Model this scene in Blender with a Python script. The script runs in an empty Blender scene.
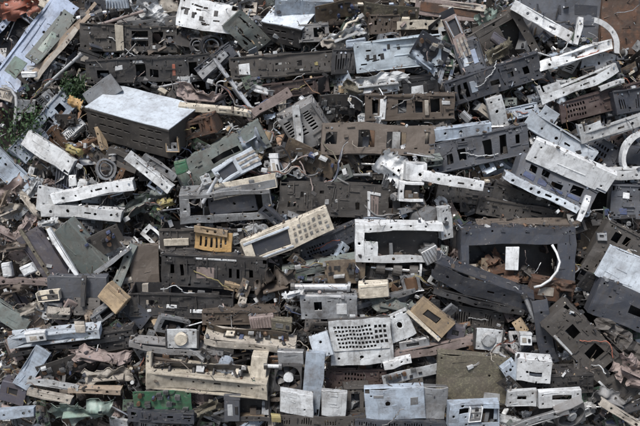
import bpy, math, random
from mathutils import Matrix, Vector, Euler, noise

R = math.radians
S = 3.0 / 640.0            # metres per photo pixel at the reference distance
D0 = 4.5                   # reference distance
SLOPE = 0.30
sc = bpy.context.scene
col = sc.collection
rnd = random.Random(7)

# ------------------------------------------------------------------ camera
cam_d = bpy.data.cameras.new('camera')
cam = bpy.data.objects.new('camera', cam_d)
col.objects.link(cam)
cam_d.sensor_width = 36
cam_d.lens = 36 * D0 / 3.0
cam_d.clip_end = 500
CAM = Matrix.Translation((0, -D0 * math.cos(R(18)), 3.35)) @ Euler((R(90 - 18), 0, 0)).to_matrix().to_4x4()
cam.matrix_world = CAM
sc.camera = cam
sc.view_settings.view_transform = 'Standard'
sc.view_settings.look = 'None'
sc.view_settings.gamma = 1
sc.view_settings.exposure = EXPO = 0.38
sc.cycles.max_bounces = 6
sc.cycles.diffuse_bounces = 3

# ------------------------------------------------------------------ light
w = bpy.data.worlds.new('World'); sc.world = w; w.use_nodes = True
nt = w.node_tree
bg = nt.nodes['Background']
sky = nt.nodes.new('ShaderNodeTexSky'); sky.sky_type = 'NISHITA'; sky.sun_disc = False
SUN_EL, SUN_AZ = 60, -24          # azimuth measured from the camera side, towards the picture's left
sky.sun_elevation = R(SUN_EL)
sky.sun_rotation = R(180 + 24)
sky.air_density = 1.0; sky.dust_density = 2.5
nt.links.new(sky.outputs[0], bg.inputs[0]); bg.inputs[1].default_value = 0.09
sl = bpy.data.lights.new('sun', 'SUN'); sl.energy = 3.0; sl.angle = R(16); sl.color = (1, .97, .93)
so = bpy.data.objects.new('sun', sl); col.objects.link(so)
sd = Vector((math.sin(R(SUN_AZ)) * math.cos(R(SUN_EL)), -math.cos(R(SUN_AZ)) * math.cos(R(SUN_EL)), math.sin(R(SUN_EL))))
so.rotation_euler = sd.to_track_quat('Z', 'Y').to_euler()
so.location = sd * 20

# ------------------------------------------------------------------ materials
MATS = {}
def mat(name, c, rough=.6, metal=0.0, dirt=.5, dirtc=(.11, .09, .075), bump=.25, var=.25, scale=1.0, rust=0.0, c2=None, c2s=6, c2t=.5):
    m = bpy.data.materials.new(name); m.use_nodes = True
    t = m.node_tree; N = t.nodes; L = t.links.new
    b = N['Principled BSDF']
    tc = N.new('ShaderNodeTexCoord'); oi = N.new('ShaderNodeObjectInfo')
    off = N.new('ShaderNodeVectorMath'); off.operation = 'MULTIPLY_ADD'
    L(tc.outputs['Object'], off.inputs[0]); off.inputs[1].default_value = (1, 1, 1)
    rv = N.new('ShaderNodeCombineXYZ')
    for k, f in enumerate((37., 91., 53.)):
        mm = N.new('ShaderNodeMath'); mm.operation = 'MULTIPLY'; mm.inputs[1].default_value = f
        L(oi.outputs['Random'], mm.inputs[0]); L(mm.outputs[0], rv.inputs[k])
    L(rv.outputs[0], off.inputs[2])
    co = off.outputs[0]
    def nz(s, det=5, r=.6):
        n = N.new('ShaderNodeTexNoise'); n.inputs['Scale'].default_value = s * scale
        n.inputs['Detail'].default_value = det; n.inputs['Roughness'].default_value = r
        L(co, n.inputs['Vector']); return n.outputs[0]
    def ramp(src, a, bb):
        r = N.new('ShaderNodeMapRange'); r.inputs[1].default_value = a; r.inputs[2].default_value = bb
        r.clamp = True; L(src, r.inputs[0]); return r.outputs[0]
    def mix(fac, A, B, mode='MIX'):
        x = N.new('ShaderNodeMix'); x.data_type = 'RGBA'; x.blend_type = mode
        if isinstance(fac, float): x.inputs[0].default_value = fac
        else: L(fac, x.inputs[0])
        for s, i in ((A, 6), (B, 7)):
            if isinstance(s, tuple): x.inputs[i].default_value = (*s[:3], 1)
            else: L(s, x.inputs[i])
        return x.outputs[2]
    cc = c
    if c2: cc = mix(ramp(nz(c2s, 4), c2t - .06, c2t + .06), c, c2)
    # object to object variation
    vr = N.new('ShaderNodeMapRange'); vr.inputs[3].default_value = 1 - var; vr.inputs[4].default_value = 1 + var * .8
    L(oi.outputs['Random'], vr.inputs[0])
    g = N.new('ShaderNodeCombineColor')
    for k in range(3): L(vr.outputs[0], g.inputs[k])
    cc = mix(1.0, cc, g.outputs[0], 'MULTIPLY')
    d1 = ramp(nz(13, 9, .75), .43, .66); 
    dm = N.new('ShaderNodeMath'); dm.operation = 'MULTIPLY'; dm.inputs[1].default_value = dirt; L(d1, dm.inputs[0])
    cc = mix(dm.outputs[0], cc, dirtc)
    d2 = ramp(nz(70, 3, .6), .55, .75)
    dm2 = N.new('ShaderNodeMath'); dm2.operation = 'MULTIPLY'; dm2.inputs[1].default_value = dirt * .55; L(d2, dm2.inputs[0])
    cc = mix(dm2.outputs[0], cc, (.045, .038, .033))
    # runs of grime and brushed scratches along the sheet
    def stretched(sx, sy, sz, det):
        mp = N.new('ShaderNodeVectorMath'); mp.operation = 'MULTIPLY'; mp.inputs[1].default_value = (sx, sy, sz); L(co, mp.inputs[0])
        n = N.new('ShaderNodeTexNoise'); n.inputs['Scale'].default_value = 1.0; n.inputs['Detail'].default_value = det; n.inputs['Roughness'].default_value = .65
        L(mp.outputs[0], n.inputs['Vector']); return n.outputs[0]
    s1 = ramp(stretched(55, 7, 30, 5), .54, .72)
    ds1 = N.new('ShaderNodeMath'); ds1.operation = 'MULTIPLY'; ds1.inputs[1].default_value = dirt * .6; L(s1, ds1.inputs[0])
    cc = mix(ds1.outputs[0], cc, (.085, .07, .055))
    s2 = ramp(stretched(14, 260, 40, 3), .64, .70)
    ds2 = N.new('ShaderNodeMath'); ds2.operation = 'MULTIPLY'; ds2.inputs[1].default_value = .35; L(s2, ds2.inputs[0])
    cc = mix(ds2.outputs[0], cc, tuple(min(.7, x * 1.9 + .04) for x in c) if sum(c) < 1.2 else tuple(x * .5 for x in c))
    # pale dust specks
    d3 = ramp(nz(38, 6, .75), .6, .7)
    dm3 = N.new('ShaderNodeMath'); dm3.operation = 'MULTIPLY'; dm3.inputs[1].default_value = .42 if sum(c) < .9 else .1; L(d3, dm3.inputs[0])
    cc = mix(dm3.outputs[0], cc, (.36, .34, .31))
    if rust > 0:
        rr = ramp(nz(5, 8, .75), .62 - rust * .25, .72 - rust * .25)
        cc = mix(rr, cc, (.16, .065, .03))
        if metal:
            im = N.new('ShaderNodeMath'); im.operation = 'MULTIPLY_ADD'; im.inputs[1].default_value = -metal; im.inputs[2].default_value = metal
            L(rr, im.inputs[0]); L(im.outputs[0], b.inputs['Metallic'])
    L(cc, b.inputs['Base Color'])
    if not (rust > 0 and metal): b.inputs['Metallic'].default_value = metal
    rr2 = N.new('ShaderNodeMapRange'); rr2.inputs[3].default_value = max(.15, rough - .15); rr2.inputs[4].default_value = min(1, rough + .25)
    L(nz(22, 4), rr2.inputs[0]); L(rr2.outputs[0], b.inputs['Roughness'])
    bp = N.new('ShaderNodeBump'); bp.inputs['Strength'].default_value = bump; bp.inputs['Distance'].default_value = .004
    L(nz(30, 6, .7), bp.inputs['Height']); L(bp.outputs[0], b.inputs['Normal'])
    MATS[name] = m
    return m

mat('white_paint', (.69, .71, .72), .42, 0, .7, (.27, .26, .25))
mat('cold_white', (.57, .63, .69), .4, 0, .7, (.25, .25, .26))
mat('dirty_white', (.52, .54, .55), .5, 0, .9, (.20, .19, .18))
mat('galvanised', (.52, .54, .56), .42, .6, .7, var=.25)
mat('pale_blue', (.36, .42, .49), .5, .1, .65)
mat('lavender', (.40, .47, .60), .5, 0, .5)
mat('grey_metal', (.30, .31, .32), .45, .5, .6)
mat('grey_plastic', (.22, .22, .22), .55, 0, .6)
mat('green_grey', (.15, .175, .165), .6, 0, .7)
mat('charcoal', (.036, .035, .036), .4, 0, .5, (.09, .08, .07))
mat('black', (.022, .022, .024), .4, 0, .4, (.06, .055, .05))
mat('slate', (.042, .047, .060), .45, 0, .55, (.085, .08, .077))
mat('slate_light', (.100, .108, .126), .48, 0, .65, (.075, .07, .068))
mat('umber', (.058, .053, .049), .5, 0, .55, (.10, .088, .076))
mat('taupe', (.135, .112, .094), .6, 0, .6, (.09, .07, .055))
mat('brown', (.080, .062, .048), .65, 0, .6)
mat('rust', (.13, .068, .042), .85, 0, .6, (.06, .042, .032), bump=.6, c2=(.075, .048, .036), c2s=20)
mat('cream', (.57, .52, .43), .55, 0, .8, (.20, .17, .13))
mat('beige', (.40, .365, .315), .6, 0, .75)
mat('pinkish', (.27, .215, .20), .6, 0, .75)
mat('tan', (.36, .27, .17), .7, 0, .7)
mat('orange', (.52, .32, .12), .6, 0, .6)
mat('copper', (.20, .12, .075), .5, .5, .6)
mat('red', (.33, .11, .07), .5, 0, .6)
mat('dark_red', (.062, .042, .040), .5, 0, .6)
mat('blue', (.05, .07, .14), .45, 0, .5)
mat('purple', (.075, .072, .092), .5, 0, .6)
mat('green', (.05, .17, .09), .45, 0, .7, c2=(.16, .24, .16), c2s=14, c2t=.6)
mat('pcb_green', (.035, .070, .048), .5, 0, .6, c2=(.05, .09, .06), c2s=40)
mat('pcb_brown', (.10, .075, .055), .55, 0, .6, c2=(.16, .125, .085), c2s=40)
mat('olive', (.115, .105, .078), .65, 0, .7, c2=(.20, .185, .125), c2s=110, c2t=.57)
mat('pale_green', (.20, .27, .235), .4, 0, .8)
mat('yellow', (.34, .29, .12), .55, 0, .6)
mat('wood', (.30, .24, .185), .8, 0, .6, bump=.6)
mat('leaf', (.035, .085, .025), .6, 0, .3, var=.4)
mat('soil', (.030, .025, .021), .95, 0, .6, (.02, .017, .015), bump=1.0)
mat('asphalt', (.05, .048, .046), .9, 0, .5, bump=.8)
mat('chrome', (.62, .62, .62), .22, 1.0, .3)
mat('old_galvanised', (.36, .38, .40), .5, .6, .5, rust=.35)
mat('glass_dark', (.03, .035, .045), .12, 0, .3)
mat('printed', (.52, .60, .66), .5, 0, .45)

# ------------------------------------------------------------------ mesh builder (units: photo pixels, x right, y up, z to the viewer)
class MB:
    def __init__(s): s.v = []; s.f = []; s.m = []; s.mi = 0
    def quad(s, *p):
        n = len(s.v); s.v += [tuple(q) for q in p]; s.f.append(tuple(range(n, n + len(p)))); s.m.append(s.mi)
    def box(s, x0, x1, y0, y1, z0, z1, rot=None):
        if x0 > x1: x0, x1 = x1, x0
        if y0 > y1: y0, y1 = y1, y0
        if z0 > z1: z0, z1 = z1, z0
        n = len(s.v)
        P = [(x, y, z) for x in (x0, x1) for y in (y0, y1) for z in (z0, z1)]
        if rot is not None:
            c = Vector(((x0 + x1) / 2, (y0 + y1) / 2, (z0 + z1) / 2))
            P = [tuple(rot @ (Vector(p) - c) + c) for p in P]
        s.v += P
        for a in ((0, 1, 3, 2), (4, 6, 7, 5), (0, 4, 5, 1), (2, 3, 7, 6), (0, 2, 6, 4), (1, 5, 7, 3)):
            s.f.append(tuple(n + i for i in a)); s.m.append(s.mi)
        return s
    def cyl(s, c, ax, r, h, n=14, r2=None, smooth=True):
        """from c along ax ('x','y','z' or Vector) for h"""
        A = {'x': Vector((1, 0, 0)), 'y': Vector((0, 1, 0)), 'z': Vector((0, 0, 1))}.get(ax, ax) if isinstance(ax, str) else ax.normalized()
        u = A.orthogonal().normalized(); vv = A.cross(u); c = Vector(c); r2 = r if r2 is None else r2
        k = len(s.v)
        for q, rr in ((c, r), (c + A * h, r2)):
            for i in range(n):
                a = 2 * math.pi * i / n
                s.v.append(tuple(q + (u * math.cos(a) + vv * math.sin(a)) * rr))
        for i in range(n):
            j = (i + 1) % n
            s.f.append((k + i, k + j, k + n + j, k + n + i)); s.m.append(s.mi)
        s.f.append(tuple(k + n - 1 - i for i in range(n))); s.m.append(s.mi)
        s.f.append(tuple(k + n + i for i in range(n))); s.m.append(s.mi)
        return s
    def tube(s, pts, r, n=6):
        P = [Vector(p) for p in pts]; k0 = len(s.v); up = None
        for i, p in enumerate(P):
            t = (P[min(i + 1, len(P) - 1)] - P[max(i - 1, 0)])
            t = t.normalized() if t.length > 1e-6 else Vector((1, 0, 0))
            if up is None: up = t.orthogonal().normalized()
            up = (up - t * up.dot(t)); up = up.normalized() if up.length > 1e-6 else t.orthogonal().normalized()
            w2 = t.cross(up)
            for j in range(n):
                a = 2 * math.pi * j / n
                s.v.append(tuple(p + (up * math.cos(a) + w2 * math.sin(a)) * r))
        for i in range(len(P) - 1):
            for j in range(n):
                a, b = k0 + i * n + j, k0 + i * n + (j + 1) % n
                s.f.append((a, b, b + n, a + n)); s.m.append(s.mi)
        s.f.append(tuple(k0 + n - 1 - j for j in range(n))); s.m.append(s.mi)
        e = k0 + (len(P) - 1) * n
        s.f.append(tuple(e + j for j in range(n))); s.m.append(s.mi)
        return s
    def ring(s, c, r, w_, d, n=28, a0=0, a1=360):
        k = len(s.v); full = abs(a1 - a0) >= 359.9; m = n if full else n + 1
        for i in range(m):
            a = R(a0 + (a1 - a0) * i / n); ca, sa = math.cos(a), math.sin(a)
            for rr, z in ((r, 0), (r - w_, 0), (r - w_, -d), (r, -d)):
                s.v.append((c[0] + ca * rr, c[1] + sa * rr, c[2] + z))
        for i in range(n):
            j = (i + 1) % m
            for q in range(4):
                s.f.append((k + i * 4 + q, k + j * 4 + q, k + j * 4 + (q + 1) % 4, k + i * 4 + (q + 1) % 4)); s.m.append(s.mi)
        if not full:
            s.f.append((k, k + 1, k + 2, k + 3)); s.m.append(s.mi)
            e = k + n * 4; s.f.append((e + 3, e + 2, e + 1, e)); s.m.append(s.mi)
        return s
    def plate(s, x0, x1, y0, y1, z, t, holes=(), rounds=(), step=9, M=None):
        """sheet facing +z with its front at z and thickness t; holes (x0,x1,y0,y1), rounds (cx,cy,r)"""
        xs, ys = {x0, x1}, {y0, y1}
        def cl(v, a, b): return min(max(v, a), b)
        sq = []
        for h in holes:
            xs |= {cl(h[0], x0, x1), cl(h[1], x0, x1)}; ys |= {cl(h[2], y0, y1), cl(h[3], y0, y1)}
        for (cx, cy, r) in rounds:
            if not (x0 + r * 1.4 < cx < x1 - r * 1.4 and y0 + r * 1.4 < cy < y1 - r * 1.4): continue
            q = (cx - r * 1.25, cx + r * 1.25, cy - r * 1.25, cy + r * 1.25)
            if any(not (q[1] <= o[0] or q[0] >= o[1] or q[3] <= o[2] or q[2] >= o[3]) for o in sq): continue
            if any(not (q[1] <= h[0] or q[0] >= h[1] or q[3] <= h[2] or q[2] >= h[3]) for h in holes): continue
            sq.append(q + (cx, cy, r)); xs |= {q[0], q[1]}; ys |= {q[2], q[3]}
        def dense(a):
            a = sorted(a); o = [a[0]]
            for b in a[1:]:
                if b - o[-1] < 1e-4: continue
                k = max(1, round((b - o[-1]) / step)); p = o[-1]
                o += [p + (b - p) * i / k for i in range(1, k + 1)]
            return o
        X, Y = dense(xs), dense(ys); nx, ny = len(X) - 1, len(Y) - 1
        def hole(i, j):
            if not (0 <= i < nx and 0 <= j < ny): return True
            mx, my = (X[i] + X[i + 1]) / 2, (Y[j] + Y[j + 1]) / 2
            if any(h[0] < mx < h[1] and h[2] < my < h[3] for h in holes): return True
            return any(q[0] < mx < q[1] and q[2] < my < q[3] for q in sq)
        T = (lambda p: tuple(M @ Vector(p))) if M is not None else (lambda p: p)
        idx = {}
        def V(i, j, k):
            if (i, j, k) not in idx:
                idx[(i, j, k)] = len(s.v); s.v.append(T((X[i], Y[j], z - k * t)))
            return idx[(i, j, k)]
        def F(*a): s.f.append(a); s.m.append(s.mi)
        for i in range(nx):
            for j in range(ny):
                if hole(i, j): continue
                F(V(i, j, 0), V(i + 1, j, 0), V(i + 1, j + 1, 0), V(i, j + 1, 0))
                F(V(i, j, 1), V(i, j + 1, 1), V(i + 1, j + 1, 1), V(i + 1, j, 1))
                if hole(i - 1, j): F(V(i, j, 0), V(i, j + 1, 0), V(i, j + 1, 1), V(i, j, 1))
                if hole(i + 1, j): F(V(i + 1, j, 0), V(i + 1, j, 1), V(i + 1, j + 1, 1), V(i + 1, j + 1, 0))
                if hole(i, j - 1): F(V(i, j, 0), V(i, j, 1), V(i + 1, j, 1), V(i + 1, j, 0))
                if hole(i, j + 1): F(V(i, j + 1, 0), V(i + 1, j + 1, 0), V(i + 1, j + 1, 1), V(i, j + 1, 1))
        for (a, b, c, d, cx, cy, r) in sq:
            O = []; I = []
            for k in range(8):
                an = math.pi / 4 * k
                I.append((cx + r * math.cos(an), cy + r * math.sin(an)))
                ex, ey = math.cos(an), math.sin(an); mm = max(abs(ex), abs(ey))
                O.append((cx + ex / mm * r * 1.25, cy + ey / mm * r * 1.25))
            n = len(s.v)
            for k in range(2):
                s.v += [T((p[0], p[1], z - k * t)) for p in O] + [T((p[0], p[1], z - k * t)) for p in I]
            for k in range(8):
                j = (k + 1) % 8
                F(n + k, n + j, n + 8 + j, n + 8 + k)
                F(n + 16 + k, n + 24 + k, n + 24 + j, n + 16 + j)
                F(n + 8 + k, n + 8 + j, n + 24 + j, n + 24 + k)
        return s

CURRENT = {'w': 0, 'seed': 0, 'oy': 0}
def part(parent, name, mb, m, label=None, bev=None, smooth=False):
    me = bpy.data.meshes.new(name)
    sd_, am, oy = CURRENT['seed'], CURRENT['w'], CURRENT['oy']
    vs = []
    off = Vector((sd_ * 13.7, sd_ * 5.1, sd_ * 9.3))
    for p in mb.v:
        p = Vector(p)
        if am:
            n1 = noise.noise_vector(p * .022 + off); n2 = noise.noise_vector(p * .07 + off)
            n3 = noise.noise_vector(p * .17 + off)
            p = p + n1 * am + n2 * (am * .5) + n3 * (am * .16)
            for (x0, ay, az) in CURRENT.get('kink', ()):
                e_ = (p.x - x0) * (1 if x0 > 0 else -1)
                if e_ > 0: p = p + Vector((0, e_ * ay, e_ * az))
        vs.append(((p.x) * S, (p.y + oy) * S, p.z * S))
    me.from_pydata(vs, [], mb.f)
    ms = m if isinstance(m, (list, tuple)) else [m]
    for q in ms: me.materials.append(MATS[q])
    if len(ms) > 1: me.polygons.foreach_set('material_index', [min(i, len(ms) - 1) for i in mb.m])
    if smooth or name == 'wire': me.polygons.foreach_set('use_smooth', [True] * len(mb.f))
    me.update()
    o = bpy.data.objects.new(name, me); col.objects.link(o)
    if parent is not None: o.parent = parent
    if label: o['label'] = label
    b = CURRENT.get('bev') if bev is None else bev
    if b and len(mb.f) < 900:
        md = o.modifiers.new('bevel', 'BEVEL'); md.width = b * S; md.segments = 1; md.limit_method = 'ANGLE'; md.angle_limit = R(50)
        md.use_clamp_overlap = True
    return o

def surf(px, py):
    """distance of the face of the heap along the view for a place in the picture"""
    n = noise.noise(Vector((px * .008, py * .011, 3.3)))
    return D0 + SLOPE * (213 - py) * S + n * .10
def at(px, py, D):
    u = S * D / D0
    return Vector(((px - 320) * u, (213 - py) * u, -D))
def pose(px, py, z, roll, pitch, yaw, k=1.0, h=0):
    D = surf(px, py) - z * S
    rot = Matrix.Rotation(R(roll), 4, 'Z') @ Matrix.Rotation(R(pitch), 4, 'X') @ Matrix.Rotation(R(yaw), 4, 'Y')
    s_ = D / D0 * k
    M = CAM @ Matrix.Translation(at(px, py, D)) @ rot @ Matrix.Scale(s_, 4) @ Matrix.Translation((0, -h / 2 * S, 0))
    return M, rot
def thing(name, label, cat, M, group=None):
    o = bpy.data.objects.new(name, None); col.objects.link(o)
    o.empty_display_size = .05
    o.matrix_world = M
    o['label'] = label; o['category'] = cat
    if group: o['group'] = group
    return o

# ------------------------------------------------------------------ part builders; each is centred, front face at z=0, going back to z=-d
def rails_round(x0, x1, y, r, n):
    return [(x0 + (x1 - x0) * (i + .5 + rnd.uniform(-.25, .25)) / n, y + rnd.uniform(-.5, .5), r * rnd.choice((1, 1, 1.4))) for i in range(n)]

def notches(X, Y, n):
    """bites broken out of the rim of a sheet"""
    o = []
    for _ in range(n):
        a, c = rnd.uniform(2, X * .35), rnd.uniform(1.2, Y * .4)
        k = rnd.random()
        if k < .35: o.append((X - a, X + 1, Y - c, Y + 1) if rnd.random() < .5 else (-X - 1, -X + a, Y - c, Y + 1))
        elif k < .5: o.append((X - a, X + 1, -Y - 1, -Y + c))
        else:
            x = rnd.uniform(-X, X - a); o.append((x, x + a * .6, Y - c * .6, Y + 1) if rnd.random() < .6 else (x, x + a * .6, -Y - 1, -Y + c * .6))
    return o

def b_chassis(T, w, h, d, m, inner='black', slots='auto', ribs=True, accents=(), top='same', open_top=None, feet=False):
    """a moulded or pressed equipment case: pierced front, shell, ribs, bosses, innards"""
    X, Y = w / 2, h / 2
    auto = slots == 'auto'
    if auto:
        slots = []
        x = -X + 4
        sty = rnd.choice(('pierced', 'louvre', 'grid', 'bay', 'plain'))
        if sty == 'louvre':
            while x < X - 12:
                n = rnd.randint(3, 8)
                for q in range(n):
                    if x + q * 2.3 + 1.1 < X - 3: slots.append((x + q * 2.3, x + q * 2.3 + 1.1, -Y * .6, Y * rnd.choice((.5, .6, .2))))
                x += n * 2.3 + rnd.uniform(4, 16)
            x = X
        elif sty == 'grid':
            gx = rnd.uniform(-X + 4, 0)
            for q in range(7):
                for q2 in range(3):
                    yy = -Y + 3 + q2 * (h - 6) / 3
                    if gx + q * 3 + 1.8 < X - 3: slots.append((gx + q * 3, gx + q * 3 + 1.8, yy, yy + (h - 6) / 3 * .6))
            x = X
        elif sty == 'bay':
            a_ = rnd.uniform(.1, .3); slots.append((-X + w * a_, -X + w * (a_ + rnd.uniform(.25, .4)), -Y * .65, Y * .6)); slots.append((X * .5, X * .5 + 5, -Y * .5, 0)); x = X
        elif sty == 'plain':
            slots.append((X * .2, X * .2 + 12, Y * .1, Y * .1 + 2.2)); x = X
        while x < X - 8:
            ww = rnd.uniform(2, 9)
            for q in range(2):
                if rnd.random() < .4:
                    y0 = rnd.uniform(-Y + 3, Y - 5); slots.append((x, min(x + ww, X - 3), y0, y0 + rnd.uniform(1.5, Y * .8)))
            x += ww + rnd.uniform(3, 12)
    if open_top is None: open_top = rnd.random() < .35
    sl_ = [(max(a, -X + 2), min(b, X - 2), max(c, -Y + 2), min(e, Y - 2)) for a, b, c, e in slots]
    main = list(sl_)
    # small ventilation and clip openings between the large ones
    for _ in range(int(w / 9)):
        x, y = rnd.uniform(-X + 3, X - 5), rnd.uniform(-Y + 3, Y - 3); ww, hh = rnd.choice(((1.4, 1.4), (3, 1.2), (1.2, 3), (2, 2)))
        if any(a - 2 < x + ww and x < b_ + 2 and c - 2 < y + hh and y < e + 2 for a, b_, c, e in sl_): continue
        sl_.append((x, x + ww, y, y + hh))
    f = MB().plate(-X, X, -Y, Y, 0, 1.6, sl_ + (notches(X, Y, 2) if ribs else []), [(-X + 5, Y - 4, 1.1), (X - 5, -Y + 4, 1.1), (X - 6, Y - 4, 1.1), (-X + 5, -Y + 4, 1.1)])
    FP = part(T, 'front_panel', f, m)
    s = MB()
    part(T, 'back_plate', MB().plate(-X + 1.3, X - 1.3, -Y + 1.3, Y - 1.3, -d + 1.2, 1.1, step=30), 'black', bev=0)  # painted black instead of the case colour, to imitate shade inside the openings
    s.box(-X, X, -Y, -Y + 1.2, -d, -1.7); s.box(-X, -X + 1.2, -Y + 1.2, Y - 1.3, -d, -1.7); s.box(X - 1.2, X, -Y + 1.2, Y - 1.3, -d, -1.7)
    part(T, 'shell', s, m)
    MT = Matrix.Translation((0, Y, -d / 2)) @ Matrix.Rotation(R(-90), 4, 'X')
    if not open_top:
        th = []
        for _ in range(int(w / 16)):
            x, y = rnd.uniform(-X + 3, X - 9), rnd.uniform(-d * .35, d * .3); th.append((x, x + rnd.uniform(1.5, 8), y, y + rnd.uniform(1, 4)))
        tt = MB().plate(-X, X, -d / 2 + .2, d / 2 - 1.7, 0, 1.2, th, [(-X + 7, d / 4, 1), (X - 7, -d / 4, 1)], M=MT, step=14)
        for _ in range(int(w / 20)):
            x = rnd.uniform(-X + 2, X - 8); tt.box(x, x + rnd.uniform(2, 14), Y + .02, Y + rnd.uniform(.6, 1.5), -d * rnd.uniform(.5, .9), -d * rnd.uniform(.1, .4))
        part(T, 'top_panel', tt, m if top == 'same' else top)
    r = MB()
    for i in range(int(w * h / (70 if ribs else 260))):
        x, y = rnd.uniform(-X + 2, X - 3), rnd.uniform(-Y + 1.5, Y - 2)
        ww, hh = rnd.choice(((1, rnd.uniform(2, h * .5)), (rnd.uniform(3, 12), .9), (rnd.uniform(1, 4), rnd.uniform(1, 3)), (1.2, 1.2)))
        x1, y1 = min(x + ww, X - 1), min(y + hh, Y - 1)
        if any(a - .6 < x1 and x < b_ + .6 and c - .6 < y1 and y < e + .6 for a, b_, c, e in main): continue
        r.box(x, x1, y, y1, .01 + .001 * i, rnd.uniform(.5, 2.2))
    if ribs:
        if h > 12: r.box(-X + 1, X - 1, Y - 1.2, Y - .5, 0, 1.3)
        r.box(-X + 1, X - 1, -Y + .8, -Y + 1.5, 0, 1.5)
    if r.f: part(FP, 'moulded_pattern', r, m, bev=0)
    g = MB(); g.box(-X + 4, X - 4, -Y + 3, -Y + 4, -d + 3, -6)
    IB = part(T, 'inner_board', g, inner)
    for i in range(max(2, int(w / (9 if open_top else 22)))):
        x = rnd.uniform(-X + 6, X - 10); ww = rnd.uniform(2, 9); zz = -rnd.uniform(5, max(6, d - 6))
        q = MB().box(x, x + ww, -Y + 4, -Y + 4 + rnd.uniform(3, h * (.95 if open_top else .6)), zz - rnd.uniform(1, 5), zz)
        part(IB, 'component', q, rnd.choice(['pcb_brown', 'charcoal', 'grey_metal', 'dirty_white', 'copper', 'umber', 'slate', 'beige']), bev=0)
    if w > 40 and rnd.random() < .6:
        part(T, 'wire', MB().tube([(p.x * .5 + rnd.uniform(-1, 1), p.y * .4 + (Y if open_top else 0), 1.5 + abs(p.z) * .3 - (d * .3 if open_top else 0)) for p in wander(w * .8)], .5, 5), rnd.choice(['black', 'grey_plastic', 'red', 'dirty_white', 'yellow']), bev=0)
    for a in accents:
        (x0, x1, y0, y1, mm) = a[:5]
        part(FP, a[5] if len(a) > 5 else 'sticker', MB().box(x0, x1, y0, y1, .05, a[6] if len(a) > 6 else .7), mm)
    for q in ((-X + 9, Y - 4.5), (X - 11, Y - 5)):
        part(FP, 'screw', MB().cyl((q[0], q[1], 0), 'z', 1.0, .9, 8), 'chrome', bev=0)

def b_frame(T, w, h, d, m, bar=10, left=12, right=5, tab=True, bottom=None):
    """pressed steel U or O frame with drilled rails and flanges running back"""
    X, Y = w / 2, h / 2; bottom = bar if bottom is None else bottom
    def rail(nm, x0, x1, y0, y1):
        r = MB().plate(x0, x1, y0, y1, 0, 1.0, [], rails_round(x0 + 4, x1 - 4, (y0 + y1) / 2, 1.15, max(2, int((x1 - x0) / 18))), step=12)
        return r
    a = rail('t', -X, X, Y - bar, Y); a.box(-X, X, Y - 1, Y, -d, -1.02)
    part(T, 'top_rail', a, m)
    a = rail('b', -X, X, -Y, -Y + bottom); a.box(-X, X, -Y, -Y + 1, -d, -1.02)
    part(T, 'bottom_rail', a, m)
    if left:
        a = MB().plate(-X, -X + left, -Y + bottom + .05, Y - bar - .05, -.1, 1.0, [], [(-X + left / 2, 0, 1.3)], step=12)
        a.box(-X, -X + 1, -Y + 1.1, Y - 1.1, -d, -1.12)
        part(T, 'side_plate', a, m)
    if right:
        a = MB().box(X - 1.2, X, -Y + 1.1, Y - 1.1, -d, -1.1)
        a.box(X - right, X - 1.4, -Y + bottom + .05, Y - bar - .05, -d * .5, -d * .5 + 1)
        part(T, 'side_wall', a, m)
    if tab:
        hh = (2 * Y - bar - bottom) * .6
        a = MB().plate(-X + left + .05, -X + left + 14, -Y + bottom + .05, -Y + bottom + hh, -.3, 1.0, [], [(-X + left + 7, -Y + bottom + hh / 2, 1.0)])
        part(T, 'tab', a, m)
    part(T, 'back_plate', MB().box(-X + 3, X - 3, -Y + 2, Y - 2, -d - 1, -d - .1), 'black')  # shade behind the rails is put into this plate's black colour
    CB = part(T, 'circuit_board', MB().box(-X * .7, X * .7, -Y + 2.2, -Y + 3.4, -d + 1, -3), 'pcb_brown')
    for i in range(4):
        x = rnd.uniform(-X * .6, X * .6)
        part(CB, 'component', MB().box(x, x + rnd.uniform(3, 9), -Y + 3.5, -Y + 3.5 + rnd.uniform(3, h * .4), -d + 2, -d * .4), rnd.choice(['grey_metal', 'charcoal', 'dirty_white', 'brown']))

def b_bar(T, w, h, d, m, tabs='', n=None):
    """drilled sheet steel rail with flanges; tabs 'l','r' upright ears, 'p' small plate"""
    X, Y = w / 2, h / 2
    a = MB().plate(-X, X, -Y, Y, 0, 1.0, [(-X + w * .55, -X + w * .55 + 7, -1, 1)] if w > 60 else [], rails_round(-X + 5, X - 5, 0, 1.2, n or max(2, int(w / 16))), step=10)
    a.box(-X, X, Y - 1, Y, -d, -1.02); a.box(-X, X, -Y, -Y + 1, -d * .6, -1.02)
    part(T, 'rail', a, m)
    part(T, 'end_plate', MB().box(X - 1, X, -Y + 1.1, Y - 1.1, -d * .8, -1.1), m)
    if 'l' in tabs: part(T, 'upright_tab', MB().plate(-X, -X + 5, Y + .05, Y + h * 1.1, -.2, .9, [], [(-X + 2.5, Y + h * .7, .9)]).box(-X, -X + .9, Y + .05, Y + h * 1.1, -6, -1.15), m)
    if 'r' in tabs: part(T, 'upright_tab', MB().plate(X - 4, X, Y + .05, Y + h * 1.8, -.2, .9), m)
    if 'p' in tabs: part(T, 'tab', MB().plate(-X + 7, -X + 24, Y + .05, Y + h * .85, -.2, .9, [], [(-X + 12, Y + h * .4, 1.2)]), m)
    part(T, 'screw', MB().cyl((X - 4, Y * .4, 0), 'z', 1.0, .8, 8), 'chrome', bev=0)

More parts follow.
